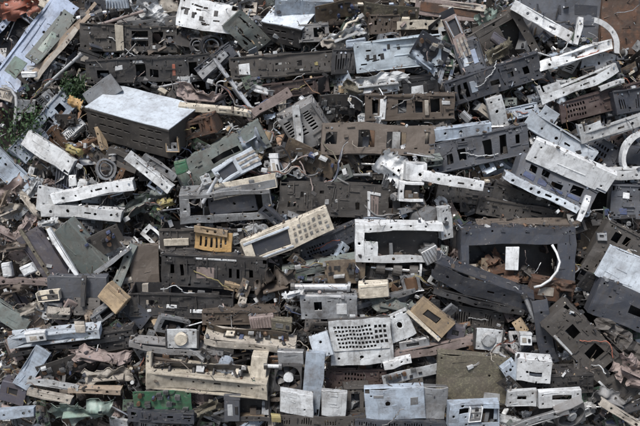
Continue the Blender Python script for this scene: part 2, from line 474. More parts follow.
def b_panel(T, w, h, d, m, holes=(), rounds=None, marks=(), slots=0, lip=True):
    """bent sheet cover"""
    X, Y = w / 2, h / 2
    hs = list(holes)
    for i in range(slots):
        x = rnd.uniform(-X + 4, X - 12); y = rnd.uniform(-Y + 4, Y - 5); hs.append((x, x + rnd.uniform(4, 8), y, y + 1.6))
    rs = rounds if rounds is not None else [(-X + 4, Y - 4, 1), (X - 4, Y - 4, 1), (-X + 4, -Y + 4, 1), (X - 4, -Y + 4, 1), (rnd.uniform(-X * .5, X * .5), rnd.uniform(-Y * .5, Y * .5), 1.5)]
    if rounds is None or rounds: hs += notches(X, Y, rnd.choice((0, 1, 2)))
    SH = part(T, 'sheet', MB().plate(-X, X, -Y, Y, 0, .9, hs, rs, step=8), m)
    em = MB()
    if w > 22 and h > 9:
        for q in range(rnd.choice((1, 2, 3))):
            y = rnd.uniform(-Y * .75, Y * .75); x = rnd.uniform(-X * .85, 0)
            if any(a_ - 1 < x + 20 and x < b_ + 1 and c_ - 1 < y + 1 and y < e_ + 1 for a_, b_, c_, e_ in hs): continue
            em.box(x, x + rnd.uniform(.3, .8) * X, y, y + .7, .01 + q * .01, .45)
        for q in range(int(w / 12)):
            x, y = rnd.uniform(-X + 2, X - 2), rnd.choice((-Y + 2, Y - 2.2)); em.cyl((x, y, .02), 'z', .6, .5, 6)
        if em.f: part(SH, 'embossed_pattern', em, m, bev=0)
    if lip:
        a = MB().box(-X, X, Y - .9, Y, -d, -.92).box(-X, X, -Y, -Y + .9, -d, -.92).box(-X, -X + .9, -Y + 1, Y - 1, -d * .8, -.92).box(X - .9, X, -Y + 1, Y - 1, -d * .8, -.92)
        part(T, 'flange', a, m)
    for (x0, x1, y0, y1, mm) in marks:
        part(SH, 'sticker', MB().box(x0, x1, y0, y1, .04, .35), mm)

def b_keypad(T, w, h, d, m, nx=11, ny=6):
    X, Y = w / 2, h / 2; hs = []
    px = w * .62 / nx
    for i in range(nx):
        for j in range(ny):
            x = -X + 5 + i * px + j * .7; y = Y - 6 - j * (h * .52 / ny)
            hs.append((x, x + px * .68, y - h * .52 / ny * .66, y))
    for i in range(3):
        for j in range(4):
            x = X - 16 + i * 4.4; y = Y - 7 - j * 5
            hs.append((x, x + 3, y - 3.4, y))
    # cells are cut column by column so that the grid lines up
    part(T, 'top_plate', MB().plate(-X, X, -Y, Y, 0, 1.2, hs, [(-X + 8, -Y + 7, 1.6), (0, -Y + 8, 2), (X - 14, -Y + 7, 1.6)], step=20), m)
    part(T, 'tray', MB().box(-X + 1, X - 1, -Y + 1, Y - 1, -d, -d + 1).box(-X, -X + 1, -Y, Y, -d, -1.25).box(X - 1, X, -Y, Y, -d, -1.25).box(-X + 1.05, X - 1.05, -Y, -Y + 1, -d, -1.25).box(-X + 1.05, X - 1.05, Y - 1, Y, -d, -1.25), 'charcoal')
    part(T, 'ridge', MB().box(-X + 3, X - 3, -Y + 15, -Y + 16, .02, 1), m)

def b_remote(T, w, h, d, m):
    """cream control panel with a dark display window and a grid of small buttons"""
    X, Y = w / 2, h / 2
    part(T, 'case', MB().plate(-X, X, -Y, Y, 0, 1.5, [(-X + w * .1, -X + w * .5, -Y + h * .22, Y - h * .22)], step=12).box(-X, X, -Y, Y, -d, -d + 1).box(-X, -X + 1, -Y, Y, -d, -1.55).box(X - 1, X, -Y, Y, -d, -1.55).box(-X + 1.1, X - 1.1, -Y, -Y + 1, -d, -1.55).box(-X + 1.1, X - 1.1, Y - 1, Y, -d, -1.55), m)
    part(T, 'display_window', MB().box(-X + w * .1, -X + w * .5, -Y + h * .22, Y - h * .22, -3, -2), 'slate')
    part(T, 'window_surround', MB().box(-X + 2, X * .05, Y - h * .2, Y - h * .1, .02, .8).box(-X + 2, X * .05, -Y + h * .08, -Y + h * .16, .02, .8), 'cold_white')
    for i in range(7):
        for j in range(3):
            x = X * .08 + i * (X * .86 / 7) + 2; y = -Y * .55 + j * Y * .5
            part(T, 'button', MB().box(x, x + 3.0, y, y + 2.4, .02, 1.1), 'beige' if (i + j) % 3 else 'grey_plastic', bev=0)

def b_fan(T, w, h, d, m):
    X = w / 2
    fr = MB()
    fr.plate(-X, X, -X, X, 0, 1, [], [(-X + 3, X - 3, .9), (X - 3, X - 3, .9), (-X + 3, -X + 3, .9), (X - 3, -X + 3, .9)] , step=30) if False else None
    n = 32; k = len(fr.v)
    for z in (0, -d):
        for i in range(n):
            a = 2 * math.pi * i / n; ca, sa = math.cos(a), math.sin(a); q = max(abs(ca), abs(sa))
            fr.v += [(ca / q * X, sa / q * X, z), (ca * X * .9, sa * X * .9, z)]
    for i in range(n):
        j = (i + 1) % n
        A, B = k + 2 * i, k + 2 * j; C_, D_ = A + 2 * n, B + 2 * n
        for f in ((A, B, B + 1, A + 1), (C_, C_ + 1, D_ + 1, D_), (A, C_, D_, B), (A + 1, B + 1, D_ + 1, C_ + 1)): fr.f.append(f); fr.m.append(0)
    part(T, 'housing', fr, m)
    HB = part(T, 'hub', MB().cyl((0, 0, -d + 2), 'z', X * .34, d - 1.5, 20), 'dirty_white')
    for i in range(7):
        a = 2 * math.pi * i / 7
        rot = Matrix.Rotation(a, 3, 'Z') @ Matrix.Rotation(R(35), 3, 'X')
        b = MB(); 
        b.plate(X * .3, X * .86, -X * .22, X * .22, 0, .6, M=(Matrix.Translation((0, 0, -d / 2)) @ rot.to_4x4()), step=4)
        part(HB, 'blade', b, 'black', bev=0)

def b_pcb(T, w, h, d, m='pcb_green', pop=10, tall=1.0):
    X, Y = w / 2, h / 2
    BD = part(T, 'board', MB().plate(-X, X, -Y, Y, 0, .5, [(X - 6, X, -Y, -Y + 5)], [(-X + 3, Y - 3, .9), (X - 3, Y - 3, .9)], step=12), m)
    for i in range(pop):
        x, y = rnd.uniform(-X + 3, X - 5), rnd.uniform(-Y + 3, Y - 3); k = rnd.random()
        if k < .35:
            a, b = rnd.uniform(2, 6), rnd.uniform(2, 4)
            part(BD, 'chip', MB().box(x - a / 2, x + a / 2, y - b / 2, y + b / 2, .02, 1), 'black', bev=0)
        elif k < .6:
            part(BD, 'capacitor', MB().cyl((x, y, .02), 'z', rnd.uniform(.9, 2), rnd.uniform(2, 5) * tall, 10), rnd.choice(['black', 'blue', 'chrome', 'charcoal']), bev=0)
        elif k < .75:
            hs = MB().box(x, x + 5, y, y + 4, .02, .8)
            for q in range(5): hs.box(x + q * 1.1, x + q * 1.1 + .4, y, y + 4, .8, 4)
            part(BD, 'heat_sink', hs, 'grey_metal', bev=0)
        elif k < .9:
            part(BD, 'connector', MB().box(x, x + rnd.uniform(3, 9), y, y + 2.2, .02, 3 * tall), rnd.choice(['dirty_white', 'cream', 'charcoal', 'blue']), bev=0)
        else:
            c_ = MB().cyl((x, y, .02), 'z', 2.2, 3, 12)
            part(BD, 'coil', c_, 'copper', bev=0)

def b_psu(T, w, h, d, m):
    X, Y = w / 2, h / 2
    hs = []
    for i in range(int(w * .4 / 2.6)):
        hs.append((-X + 3 + i * 2.6, -X + 4.5 + i * 2.6, -Y * .6, Y * .6))
    part(T, 'case', MB().plate(-X, X, -Y, Y, 0, .9, hs, [(X - 3, Y - 3, 1), (X - 3, -Y + 3, 1)]).box(-X, X, Y - .9, Y, -d, -.95).box(-X, X, -Y, -Y + .9, -d, -.95).box(-X, -X + .9, -Y + 1, Y - 1, -d, -.95).box(X - .9, X, -Y + 1, Y - 1, -d, -.95).box(-X + 1, X - 1, -Y + 1, Y - 1, -d, -d + .8), m)
    part(T, 'socket', MB().box(X * .3, X * .3 + 7, -Y * .4, Y * .35, .02, 1.4), 'black')
    part(T, 'fan_blade', MB().ring((-X * .45, 0, -3), Y * .6, 1.5, 2, 14), 'charcoal', bev=0)
    pts = [(X - 4, 0, 0)]; p = Vector(pts[0]); dr = Vector((.6, .3, .8))
    for i in range(8):
        dr = (dr + Vector((rnd.uniform(-.6, .6), rnd.uniform(-.7, .3), rnd.uniform(-.5, .2)))).normalized(); p = p + dr * 4; pts.append(tuple(p))
    part(T, 'lead', MB().tube(pts, .7), rnd.choice(['black', 'charcoal', 'dirty_white', 'red']), bev=0)

def wander(L, r=None, n=12, zr=.25, bend=.8):
    p = Vector((-L / 2, 0, 0)); dr = Vector((1, 0, 0)); pts = [tuple(p)]
    for i in range(n):
        dr = (dr + Vector((rnd.uniform(-.1, .35), rnd.uniform(-bend, bend), rnd.uniform(-zr, zr)))).normalized()
        p = p + dr * (L / n); pts.append(tuple(p))
    # smooth
    out = []
    P = [Vector(q) for q in pts]
    for i in range(len(P) - 1):
        a, b, c, e = P[max(i - 1, 0)], P[i], P[i + 1], P[min(i + 2, len(P) - 1)]
        for t in (0, .33, .66):
            out.append(.5 * ((2 * b) + (c - a) * t + (2 * a - 5 * b + 4 * c - e) * t * t + (3 * b - a - 3 * c + e) * t ** 3))
    out.append(P[-1])
    return out
def b_cable(T, w, h, d, m, r=1.0, pts=None, plug=True):
    P = wander(w) if pts is None else pts
    part(T, 'wire', MB().tube(P, r, 7), m, bev=0)
    if plug:
        e = Vector(P[-1])
        part(T, 'plug', MB().box(e.x - 1, e.x + 5, e.y - 2, e.y + 2, e.z - 1.5, e.z + 1.5), rnd.choice(['black', 'dirty_white', 'charcoal']))

def b_ring(T, w, h, d, m):
    part(T, 'rim', MB().ring((0, 0, 0), w / 2, w * .09, d), m, bev=0)
    part(T, 'inner_ring', MB().ring((0, 0, -d * .3), w * .33, w * .05, d * .5), 'grey_metal', bev=0)
    part(T, 'bracket', MB().box(-w * .4, w * .4, -1.2, 1.2, -d * .8, -d * .5), 'charcoal', bev=0)

def b_arc(T, w, h, d, m, a0=0, a1=90):
    """curved arm of bent flat sheet"""
    st = part(T, 'curved_strip', MB().ring((0, 0, 0), w / 2, h, 1, 18, a0, a1), m, bev=0)
    part(T, 'flange', MB().ring((0, 0, -1.05), w / 2, .9, d, 18, a0, a1), m, bev=0)
    am = R((a0 + a1) / 2)
    part(st, 'rivet', MB().cyl((math.cos(am) * (w / 2 - h / 2), math.sin(am) * (w / 2 - h / 2), 0), 'z', .9, .6, 8), 'grey_metal', bev=0)

def b_loom(T, w, h, d, m, n=6):
    """tangled bunch of wires ending in a plug"""
    base = wander(w, bend=.9); cols = rnd.sample(['black', 'charcoal', 'dirty_white', 'grey_plastic', 'red', 'yellow', 'blue', 'beige', 'pinkish', 'brown'], 5)
    for q in range(n):
        o = Vector([rnd.uniform(-1, 1) for _ in range(3)]); f2 = rnd.uniform(.5, 3)
        P = [p + o * .8 + Vector((0, math.sin(i * .35 + q * 1.7), math.cos(i * .3 + q))) * f2 * .7 * (i / len(base)) for i, p in enumerate(base)]
        P = P[:rnd.randint(int(len(P) * .6), len(P))]
        wr = part(T, 'wire', MB().tube(P, .42, 5), cols[q % 5], bev=0)
        e = P[-1]; part(wr, 'bare_end', MB().tube([e, e + Vector((.8, .3, .2)), e + Vector((1.6, .9, .5))], .22, 5), 'copper', bev=0)
    e = base[0]; pl = part(T, 'plug', MB().box(e.x - 5, e.x + 1, e.y - 2, e.y + 2, e.z - 1.5, e.z + 1.5), 'dirty_white')
    s2 = MB()
    for q in range(4): s2.box(e.x - 5.3, e.x - 5.02, e.y - 1.6 + q * .9, e.y - 1.2 + q * .9, e.z - .8, e.z + .8)
    part(pl, 'contact', s2, 'black', bev=0)

def b_rod(T, w, h, d, m):
    part(T, 'shaft', MB().cyl((-w / 2, 0, 0), 'x', h / 2, w, 10), m, bev=0)
    part(T, 'end_cap', MB().cyl((-w / 2 - 2, 0, 0), 'x', h * .75, 4, 10), 'charcoal', bev=0)
    part(T, 'end_cap', MB().cyl((w / 2 - 3, 0, 0), 'x', h * .8, 3, 10), 'grey_metal', bev=0)

def b_roller(T, w, h, d, m):
    part(T, 'shaft', MB().cyl((-w / 2, 0, 0), 'x', h * .16, w, 10), 'chrome', bev=0)
    n = max(2, int(w / 14))
    for i in range(n):
        x = -w / 2 + w * (i + .3) / n
        part(T, 'roller', MB().cyl((x, 0, 0), 'x', h / 2, w / n * .5, 14), m, bev=0)
    g = MB(); g.cyl((w / 2 - 2, 0, 0), 'x', h * .7, 2, 16)
    part(T, 'gear', g, 'dirty_white', bev=0)

def b_motor(T, w, h, d, m):
    part(T, 'can', MB().cyl((0, 0, -d), 'z', w / 2, d, 18), m, bev=0)
    part(T, 'flange', MB().plate(-w * .62, w * .62, -w * .3, w * .3, .05, -.8, [], [(-w * .54, 0, .8), (w * .54, 0, .8)]), 'grey_metal', bev=0)
    part(T, 'shaft', MB().cyl((0, 0, .8), 'z', w * .1, d * .5, 8), 'chrome', bev=0)
    part(T, 'boss', MB().cyl((0, 0, .8), 'z', w * .22, 1.4, 12), 'charcoal', bev=0)

def b_transformer(T, w, h, d, m):
    X, Y = w / 2, h / 2
    c = MB()
    for i in range(6): c.box(-X, X, -Y, Y, -d * .7 + i * d * .07, -d * .7 + i * d * .07 + d * .05)
    part(T, 'core', c, 'grey_metal', bev=0)
    part(T, 'winding', MB().cyl((0, -Y * .75, -d * .5), 'y', X * .72, Y * 1.5, 16), m, bev=0)
    part(T, 'bracket', MB().box(-X * 1.2, X * 1.2, -Y - .8, -Y, -d * .8, 0), 'galvanised')
    for i in (-1, 1): part(T, 'lead', MB().tube([(i * X * .3, Y * .7, -d * .3), (i * X * .6, Y * 1.1, 0), (i * X * 1.1, Y * .8, 3), (i * X * 1.4, Y * .1, 3)], .5), rnd.choice(['red', 'black', 'yellow']), bev=0)

def b_bezel(T, w, h, d, m):
    """moulded front bezel with openings and back clips"""
    X, Y = w / 2, h / 2
    a = -X + w * rnd.uniform(.1, .2); b = a + w * rnd.uniform(.3, .45)
    hs = [(a, b, -Y * .5, Y * .6), (b + 3, X - 4, Y * .05, Y * .6)]
    part(T, 'face', MB().plate(-X, X, -Y, Y, 0, 1.1, hs, [(b + 6, -Y * .5, 1.3), (b + 11, -Y * .5, 1.0)]), m)
    part(T, 'edge', MB().box(-X, X, Y - 1, Y, -d, -1.15).box(-X, X, -Y, -Y + 1, -d, -1.15).box(-X, -X + 1, -Y + 1.05, Y - 1.05, -d, -1.15).box(X - 1, X, -Y + 1.05, Y - 1.05, -d, -1.15), m)
    for x in (-X * .6, X * .5): part(T, 'clip', MB().box(x, x + 2, Y, Y + 2, -d - 3, -d + 1), m)
    part(T, 'button', MB().box(X - 8, X - 4, -Y * .6, -Y * .3, .02, 1.2), 'grey_plastic')

def b_shard(T, w, h, d, m):
    """torn, buckled piece of thin sheet"""
    nx, ny = 17, 11; P = {}
    sd_ = rnd.random() * 50; mb = MB()
    for i in range(nx):
        for j in range(ny):
            x = (i / (nx - 1) - .5) * w; y = (j / (ny - 1) - .5) * h
            if i in (0, nx - 1): x *= rnd.uniform(.86, 1.06)
            if j in (0, ny - 1): y *= rnd.uniform(.78, 1.1)
            z = noise.noise(Vector((x * .07 + sd_, y * .09, sd_))) * d + noise.noise(Vector((x * .2, y * .2 + sd_, 1))) * d * .3 - abs(noise.noise(Vector((x * .1 + sd_, y * .12, 5)))) * d * .5
            P[i, j] = (x, y, z)
    for s_ in (0, 1):
        for i in range(nx):
            for j in range(ny): mb.v.append((P[i, j][0], P[i, j][1], P[i, j][2] - s_ * .7))
    def I(i, j, s_): return s_ * nx * ny + i * ny + j
    gone = {(a_ + p_, b_ + q_) for a_, b_ in [(rnd.choice((0, nx - 4)), rnd.choice((0, ny - 3))) for _ in range(2)] + [(rnd.randrange(3, nx - 5), rnd.choice((0, ny - 3)))] for p_ in range(rnd.choice((2, 3))) for q_ in range(2)} | {(rnd.randrange(2, nx - 3), rnd.randrange(2, ny - 3)) for _ in range(3)}
    cells = [(i, j) for i in range(nx - 1) for j in range(ny - 1) if (i, j) not in gone]
    for (i, j) in cells:
        mb.f.append((I(i, j, 0), I(i + 1, j, 0), I(i + 1, j + 1, 0), I(i, j + 1, 0))); mb.m.append(0)
        mb.f.append((I(i, j, 1), I(i, j + 1, 1), I(i + 1, j + 1, 1), I(i + 1, j, 1))); mb.m.append(0)
        for (di, dj, a, b) in ((-1, 0, (i, j + 1), (i, j)), (1, 0, (i + 1, j), (i + 1, j + 1)), (0, -1, (i, j), (i + 1, j)), (0, 1, (i + 1, j + 1), (i, j + 1))):
            if (i + di, j + dj) not in cells:
                mb.f.append((I(*a, 0), I(*b, 0), I(*b, 1), I(*a, 1))); mb.m.append(0)
    part(T, 'sheet', mb, m, bev=0, smooth=rnd.random() < .4)
    part(T, 'rib', MB().box(-w * .3, w * .3, -.5, .5, -d * .2, d * .45), m, bev=0)

def b_block(T, w, h, d, m, cut=True, style=None):
    """moulded housing in several makes: lidded, ribbed, socketed, open tub, rounded"""
    X, Y = w / 2, h / 2
    st = style if style is not None else (0 if not cut else rnd.choice((1, 2, 3, 4, 5)))
    if st == 0:
        bd = part(T, 'body', MB().plate(-X, X, -Y, Y, 0, d, [], [], step=max(3, w / 5)), m, bev=.9)
        part(bd, 'ridge', MB().box(-X * .85, X * .85, Y * .55, Y * .68, .02, .6).box(-X * .85, X * .2, -Y * .7, -Y * .6, .02, .5), m, bev=0)
    elif st == 1:
        bd = part(T, 'body', MB().box(-X, X, -Y, Y * .55, -d, 0), m, bev=.5)
        part(T, 'lid', MB().box(-X - .5, X + .5, Y * .57, Y, -d - .4, .5), m, bev=.4)
        part(bd, 'sticker', MB().box(-X * .6, X * .1, -Y * .6, Y * .2, .02, .3), rnd.choice(('dirty_white', 'beige', 'grey_metal')))
        part(bd, 'socket', MB().box(X * .35, X * .75, -Y * .5, Y * .1, .02, .9), 'black')
    elif st == 2:
        bd = part(T, 'body', MB().box(-X, X, -Y, Y, -d, -1), m, bev=.6)
        r = MB(); n = max(3, int(w / 2.6))
        for q in range(n): r.box(-X + w * (q + .2) / n, -X + w * (q + .62) / n, -Y + 1, Y - 1, -.98, .4)
        part(bd, 'rib', r, m, bev=0)
        part(T, 'mounting_ear', MB().plate(X + .02, X + 3.5, -Y, -Y + h * .4, -d * .4, 1, [], [(X + 1.8, -Y + h * .2, .7)]), m)
    elif st == 3:
        t = MB().box(-X, X, -Y, -Y + 1, -d, 0).box(-X, -X + 1, -Y + 1.02, Y, -d, 0).box(X - 1, X, -Y + 1.02, Y, -d, 0).box(-X + 1.02, X - 1.02, -Y + 1.02, Y, -d, -d + 1)
        part(T, 'tub', t, m)
        part(T, 'face_plate', MB().plate(-X + 1.1, X - 1.1, -Y + 1.1, Y - h * .3, -.3, .8, [(-X * .6, -X * .1, -Y * .5, Y * .1)], [(X * .45, -Y * .2, min(1.4, h * .12))]), rnd.choice((m, 'grey_metal', 'charcoal')))
        part(T, 'component', MB().cyl((X * .2, -Y + 1.2, -d * .5), 'y', min(w, d) * .2, h * .8, 10), rnd.choice(('copper', 'black', 'grey_metal')), bev=0)
    elif st == 4:
        bd = part(T, 'body', MB().box(-X, X, -Y, Y * .1, -d, 0), m, bev=.5)
        part(T, 'barrel', MB().cyl((-X + .5, Y * .1, -d * .45), 'x', min(d * .4, h * .38), w - 1, 14), m, bev=0)
        for q in range(3): part(bd, 'terminal', MB().box(-X * .6 + q * X * .5, -X * .6 + q * X * .5 + w * .08, -Y - 1.5, -Y - .02, -d * .5, -d * .4), 'chrome', bev=0)
    else:
        bd = part(T, 'body', MB().plate(-X, X, -Y, Y, 0, 1.2, [(-X * .5, X * .3, -Y * .3, Y * .4)]).box(-X, X, Y - .9, Y, -d, -1.25).box(-X, X, -Y, -Y + .9, -d, -1.25).box(-X, -X + .9, -Y + 1, Y - 1, -d, -1.25).box(X - .9, X, -Y + 1, Y - 1, -d, -1.25), m)
        part(T, 'insert', MB().box(-X * .45, X * .25, -Y * .26, Y * .36, -d * .6, -1.5), 'black', bev=0)
        part(bd, 'screw', MB().cyl((X * .7, Y * .6, 0), 'z', .8, .7, 8), 'chrome', bev=0)

def b_drive(T, w, h, d, m):
    """slim disc drive with tray, bezel and metal shell"""
    X, Y = w / 2, h / 2
    part(T, 'shell', MB().box(-X + .6, X - .6, -Y + .4, Y - .4, -d, -1.5), 'galvanised' if m != 'galvanised' else 'grey_metal')
    part(T, 'bezel', MB().plate(-X, X, -Y, Y, 0, 1.4, [(-X + 3, X - 3, Y * .0, Y * .35)]), m)
    part(T, 'tray', MB().box(-X + 3.4, X - 3.4, Y * .03, Y * .3, -d * .6, 1.2), m)
    part(T, 'button', MB().box(X - 9, X - 5, -Y * .6, -Y * .25, .02, .9), 'grey_plastic')
    part(T, 'sticker', MB().box(-X + 5, X * .2, Y - .38, Y - .2, -d * .8, -d * .2), 'dirty_white')

def b_plank(T, w, h, d, m):
    X, Y = w / 2, h / 2
    part(T, 'board', MB().plate(-X, X, -Y, Y, 0, d, [], [], step=8), m, bev=0)
    for i in range(2): part(T, 'nail', MB().cyl((rnd.uniform(-X * .8, X * .8), 0, 0), 'z', .7, 1.2, 6), 'rust', bev=0)

def b_cup(T, w, h, d, m):
    """bulging cream or silver moulded cap on a square plate"""
    X, Y = w / 2, h / 2
    part(T, 'plate', MB().plate(-X, X, -Y, Y, 0, 1.4, [], [(-X + 3, -Y + 3, 1), (X - 3, Y - 3, 1)]), 'dirty_white')
    b = MB(); b.cyl((0, 0, .02), 'z', min(X, Y) * .72, 3, 18, min(X, Y) * .6)
    part(T, 'cap', b, m, bev=0)
    part(T, 'frame', MB().box(-X - 2, -X - .1, -Y, Y, -d, 1).box(X + .1, X + 2, -Y, Y, -d, 1), 'charcoal')

def b_plant(T, w, h, d, m):
    f = MB(); st = MB()
    for i in range(9):
        a = rnd.uniform(-1, 1); e = Vector((a * w * .5, rnd.uniform(.1, .5) * h, rnd.uniform(-.2, 1) * d)); b0 = Vector((a * w * .1, -h / 2, -d))
        pts = [b0.lerp(e, t) + Vector((0, math.sin(t * 3) * 3, 0)) for t in (0, .25, .5, .75, 1)]
        st.tube(pts, .35, 5)
        for k in range(60):
            p = b0.lerp(e, rnd.uniform(.25, 1.05)) + Vector([rnd.gauss(0, w * .09) for _ in range(3)])
            rot = Euler([rnd.uniform(-1.4, 1.4) for _ in range(3)]).to_matrix(); L_ = rnd.uniform(2.2, 5.2)
            f.quad(*[p + rot @ Vector(q) for q in ((0, -L_ * .5, 0), (L_ * .3, 0, .3), (0, L_ * .5, 0), (-L_ * .3, 0, .3))])
    part(T, 'foliage', f, m, bev=0); part(T, 'stem', st, 'leaf', bev=0)

def b_boxunit(T, w, h, d, m, top='cold_white', rows=3, cols=9):
    """equipment case: louvred front below a pale lid"""
    X, Y = w / 2, h / 2; hs = []
    for i in range(cols):
        for j in range(rows):
            if rnd.random() < .15: continue
            x = -X + 6 + i * (w - 12) / cols; y = Y - 6 - j * (h - 8) / rows
            hs.append((x, x + (w - 12) / cols * .7, y - 1.6, y))
    part(T, 'front_grille', MB().plate(-X, X, -Y, Y, 0, 1.5, hs, [(-X + 3, -Y + 3, 1)], step=14), m)
    part(T, 'side_panel', MB().box(X - 1.3, X, -Y, Y - .2, -d, -1.55), m)
    part(T, 'side_panel', MB().box(-X, -X + 1.3, -Y, Y - .2, -d, -1.55), m)
    part(T, 'base', MB().box(-X + 1.4, X - 1.4, -Y, -Y + 1.2, -d, -1.55).box(-X + 1.4, X - 1.4, -Y + 1.3, Y - .2, -d, -d + 1), m)
    lid = MB().plate(-X - 1, X + 1, -d / 2 - 1, d / 2 + 1, 0, 1.2, [], [(-X + 6, d / 2 - 6, 1), (X - 6, d / 2 - 6, 1)], step=9, M=Matrix.Translation((0, Y + 1, -d / 2)) @ Matrix.Rotation(R(-90), 4, 'X'))
    part(T, 'lid', lid, top)
    part(T, 'lid_lip', MB().box(-X - 1, X + 1, Y - 2.4, Y - .25, .1, 1), top if top != 'cold_white' else m)

B = {'chassis': b_chassis, 'frame': b_frame, 'bar': b_bar, 'panel': b_panel, 'keypad': b_keypad, 'remote': b_remote, 'fan': b_fan, 'pcb': b_pcb, 'psu': b_psu,
     'cable': b_cable, 'ring': b_ring, 'rod': b_rod, 'roller': b_roller, 'motor': b_motor, 'transformer': b_transformer, 'bezel': b_bezel, 'shard': b_shard,
     'block': b_block, 'drive': b_drive, 'plank': b_plank, 'cup': b_cup, 'plant': b_plant, 'arc': b_arc, 'loom': b_loom, 'boxunit': b_boxunit}
NAMES = {'chassis': ('equipment_chassis', 'chassis'), 'frame': ('steel_cage', 'frame'), 'bar': ('metal_bracket', 'bracket'), 'panel': ('sheet_metal_cover', 'cover'),
         'keypad': ('keyboard', 'keyboard'), 'remote': ('control_panel', 'control panel'), 'fan': ('cooling_fan', 'fan'), 'pcb': ('circuit_board', 'circuit board'),
         'psu': ('power_supply', 'power supply'), 'cable': ('cable', 'cable'), 'ring': ('speaker_ring', 'ring'), 'rod': ('metal_rod', 'rod'), 'roller': ('feed_roller', 'roller'),
         'motor': ('electric_motor', 'motor'), 'transformer': ('transformer', 'transformer'), 'bezel': ('plastic_fascia', 'fascia'), 'shard': ('broken_sheet', 'scrap sheet'),
         'block': ('plastic_housing', 'housing'), 'drive': ('disc_drive', 'disc drive'), 'plank': ('wooden_strip', 'wooden strip'), 'cup': ('speaker_unit', 'speaker'),
         'plant': ('weed_plant', 'plant'), 'arc': ('curved_bracket', 'bracket'), 'loom': ('wire_tangle', 'wires'), 'boxunit': ('equipment_case', 'equipment case')}
HULLS = []; REFS = []
VOIDS = [(598, 203, 13), (590, 236, 13), (586, 268, 10), (520, 38, 11), (590, 325, 14), (455, 246, 8), (528, 78, 10), (547, 110, 10), (350, 66, 6), (600, 240, 10), (120, 262, 8), (500, 322, 8)]
def hull2d(w, h, d, rot, cx, cy):
    P = []
    for x in (-w / 2, w / 2):
        for y in (-h / 2, h / 2):
            for z in (0, -d):
                q = rot @ Vector((x, y, z)); P.append((cx + q.x, cy - q.y))
    P = sorted(set(P))
    def half(pts):
        o = []
        for p in pts:
            while len(o) > 1 and (o[-1][0] - o[-2][0]) * (p[1] - o[-2][1]) - (o[-1][1] - o[-2][1]) * (p[0] - o[-2][0]) <= 0: o.pop()
            o.append(p)
        return o[:-1]
    return half(P) + half(P[::-1])
def inside(hl, x, y, m=0):
    n = len(hl)
    for i in range(n):
        a, b = hl[i], hl[(i + 1) % n]
        ex, ey = b[0] - a[0], b[1] - a[1]; L_ = math.hypot(ex, ey) or 1
        if (ex * (y - a[1]) - ey * (x - a[0])) / L_ < m: return False
    return True
NH = 0
def H(kind, cx, cy, w, h, d, roll, pitch, yaw, z, m, ref, label, name=None, cat=None, warp=None, solid=True, group=None, **kw):
    global NH
    NH += 1; rnd.seed(1000 + NH)
    M, rot = pose(cx, cy, z, roll, pitch, yaw, h=h)
    T = thing(name or NAMES[kind][0], label, cat or NAMES[kind][1], M, group)
    kk = ()
    if warp is None and kind in ('bar', 'panel', 'frame', 'chassis', 'shard', 'remote', 'pcb') and w > 18:
        q = {'bar': .16, 'panel': .13, 'frame': .10, 'chassis': .06, 'shard': .3, 'remote': .04, 'pcb': .12}[kind]
        kk = tuple((sg * w * rnd.uniform(.12, .38), rnd.uniform(-q, q), rnd.uniform(-q, q) * 1.6) for sg in (1, -1))
    CURRENT.update(w=(2.3 if warp is None else warp), seed=NH * .37, oy=h / 2, bev=.35, kink=kk)
    B[kind](T, w, h, d, m, **kw)
    CURRENT.update(w=0, bev=None, kink=())
    if solid: HULLS.append(hull2d(w, h, d, rot, cx, cy))
    REFS.append((cx, cy, ref, z))
    return T

# ================================================================== the pieces one can tell apart, placed on the face of the heap
# kind, centre x, y, width, height, depth, roll, pitch, yaw, stand-off, material, short name, label
# ---- upper band, left side
H('panel', 33, 43, 112, 27, 10, 55, 12, 10, 14, 'lavender', 'long pale blue panel', 'long pale lavender-blue metal panel standing steeply in the upper corner', marks=[(-40, -20, -6, 8, 'pale_green'), (30, 38, -8, -3, 'charcoal')])
H('frame', 12, 36, 56, 34, 14, 52, 5, 15, 4, 'lavender', 'blue-edged frame', 'lavender edged open metal frame with a dark inside beside a red plastic piece', bar=6, left=6, tab=False)
H('shard', 16, 8, 46, 22, 12, 20, 20, 0, 22, 'red', 'red plastic piece', 'faded red-orange plastic piece at the top corner of the heap')
H('shard', 40, 5, 26, 20, 8, -20, 20, 0, 5, 'cream', 'yellowish film', 'yellowish white crumpled plastic film next to the red plastic piece')
H('panel', 52, 38, 66, 15, 4, 57, 0, 20, 18, 'green_grey', 'green-grey strip', 'pale green-grey strip lying along the lavender-blue panel', marks=[(-20, 5, -4, 3, 'pale_green')])
H('plank', 62, 44, 80, 4.5, 3, 46, 0, 0, 22, 'wood', 'wooden lath', 'long tan wooden lath leaning beside the pale blue panel')
H('plank', 55, 54, 66, 5, 3, 52, 5, 0, 24, 'beige', 'pale wooden lath', 'pale weathered wooden lath with a rounded look, shorter than its tan neighbour')
H('plank', 74, 26, 62, 3.5, 2.5, 49, 5, 0, 16, 'wood', 'thin splintered lath', 'thin splintered brown lath above the pale weathered lath')
H('plank', 70, 40, 60, 3, 2.5, 38, 5, 0, 17, 'brown', 'dark brown lath', 'narrow dark brown lath crossing behind the wooden laths')
H('rod', 58, 75, 64, 3, 2, 42, 0, 0, 26, 'grey_metal', 'thin grey rod', 'thin grey metal rod rising below the wooden laths')
H('block', 29, 74, 15, 6, 5, 0, 10, 0, 26, 'white_paint', 'small white block', 'small bright white plastic block at the foot of the pale blue panel', cut=False)
H('plant', 70, 90, 36, 30, 10, 0, 0, 0, 22, 'leaf', 'small green weed', 'small dark green weed growing below the thin grey rod')
H('plant', 16, 136, 58, 62, 12, 0, 0, 0, 24, 'leaf', 'leafy green weed', 'larger leafy dark green weed in the gap at the edge of the heap')
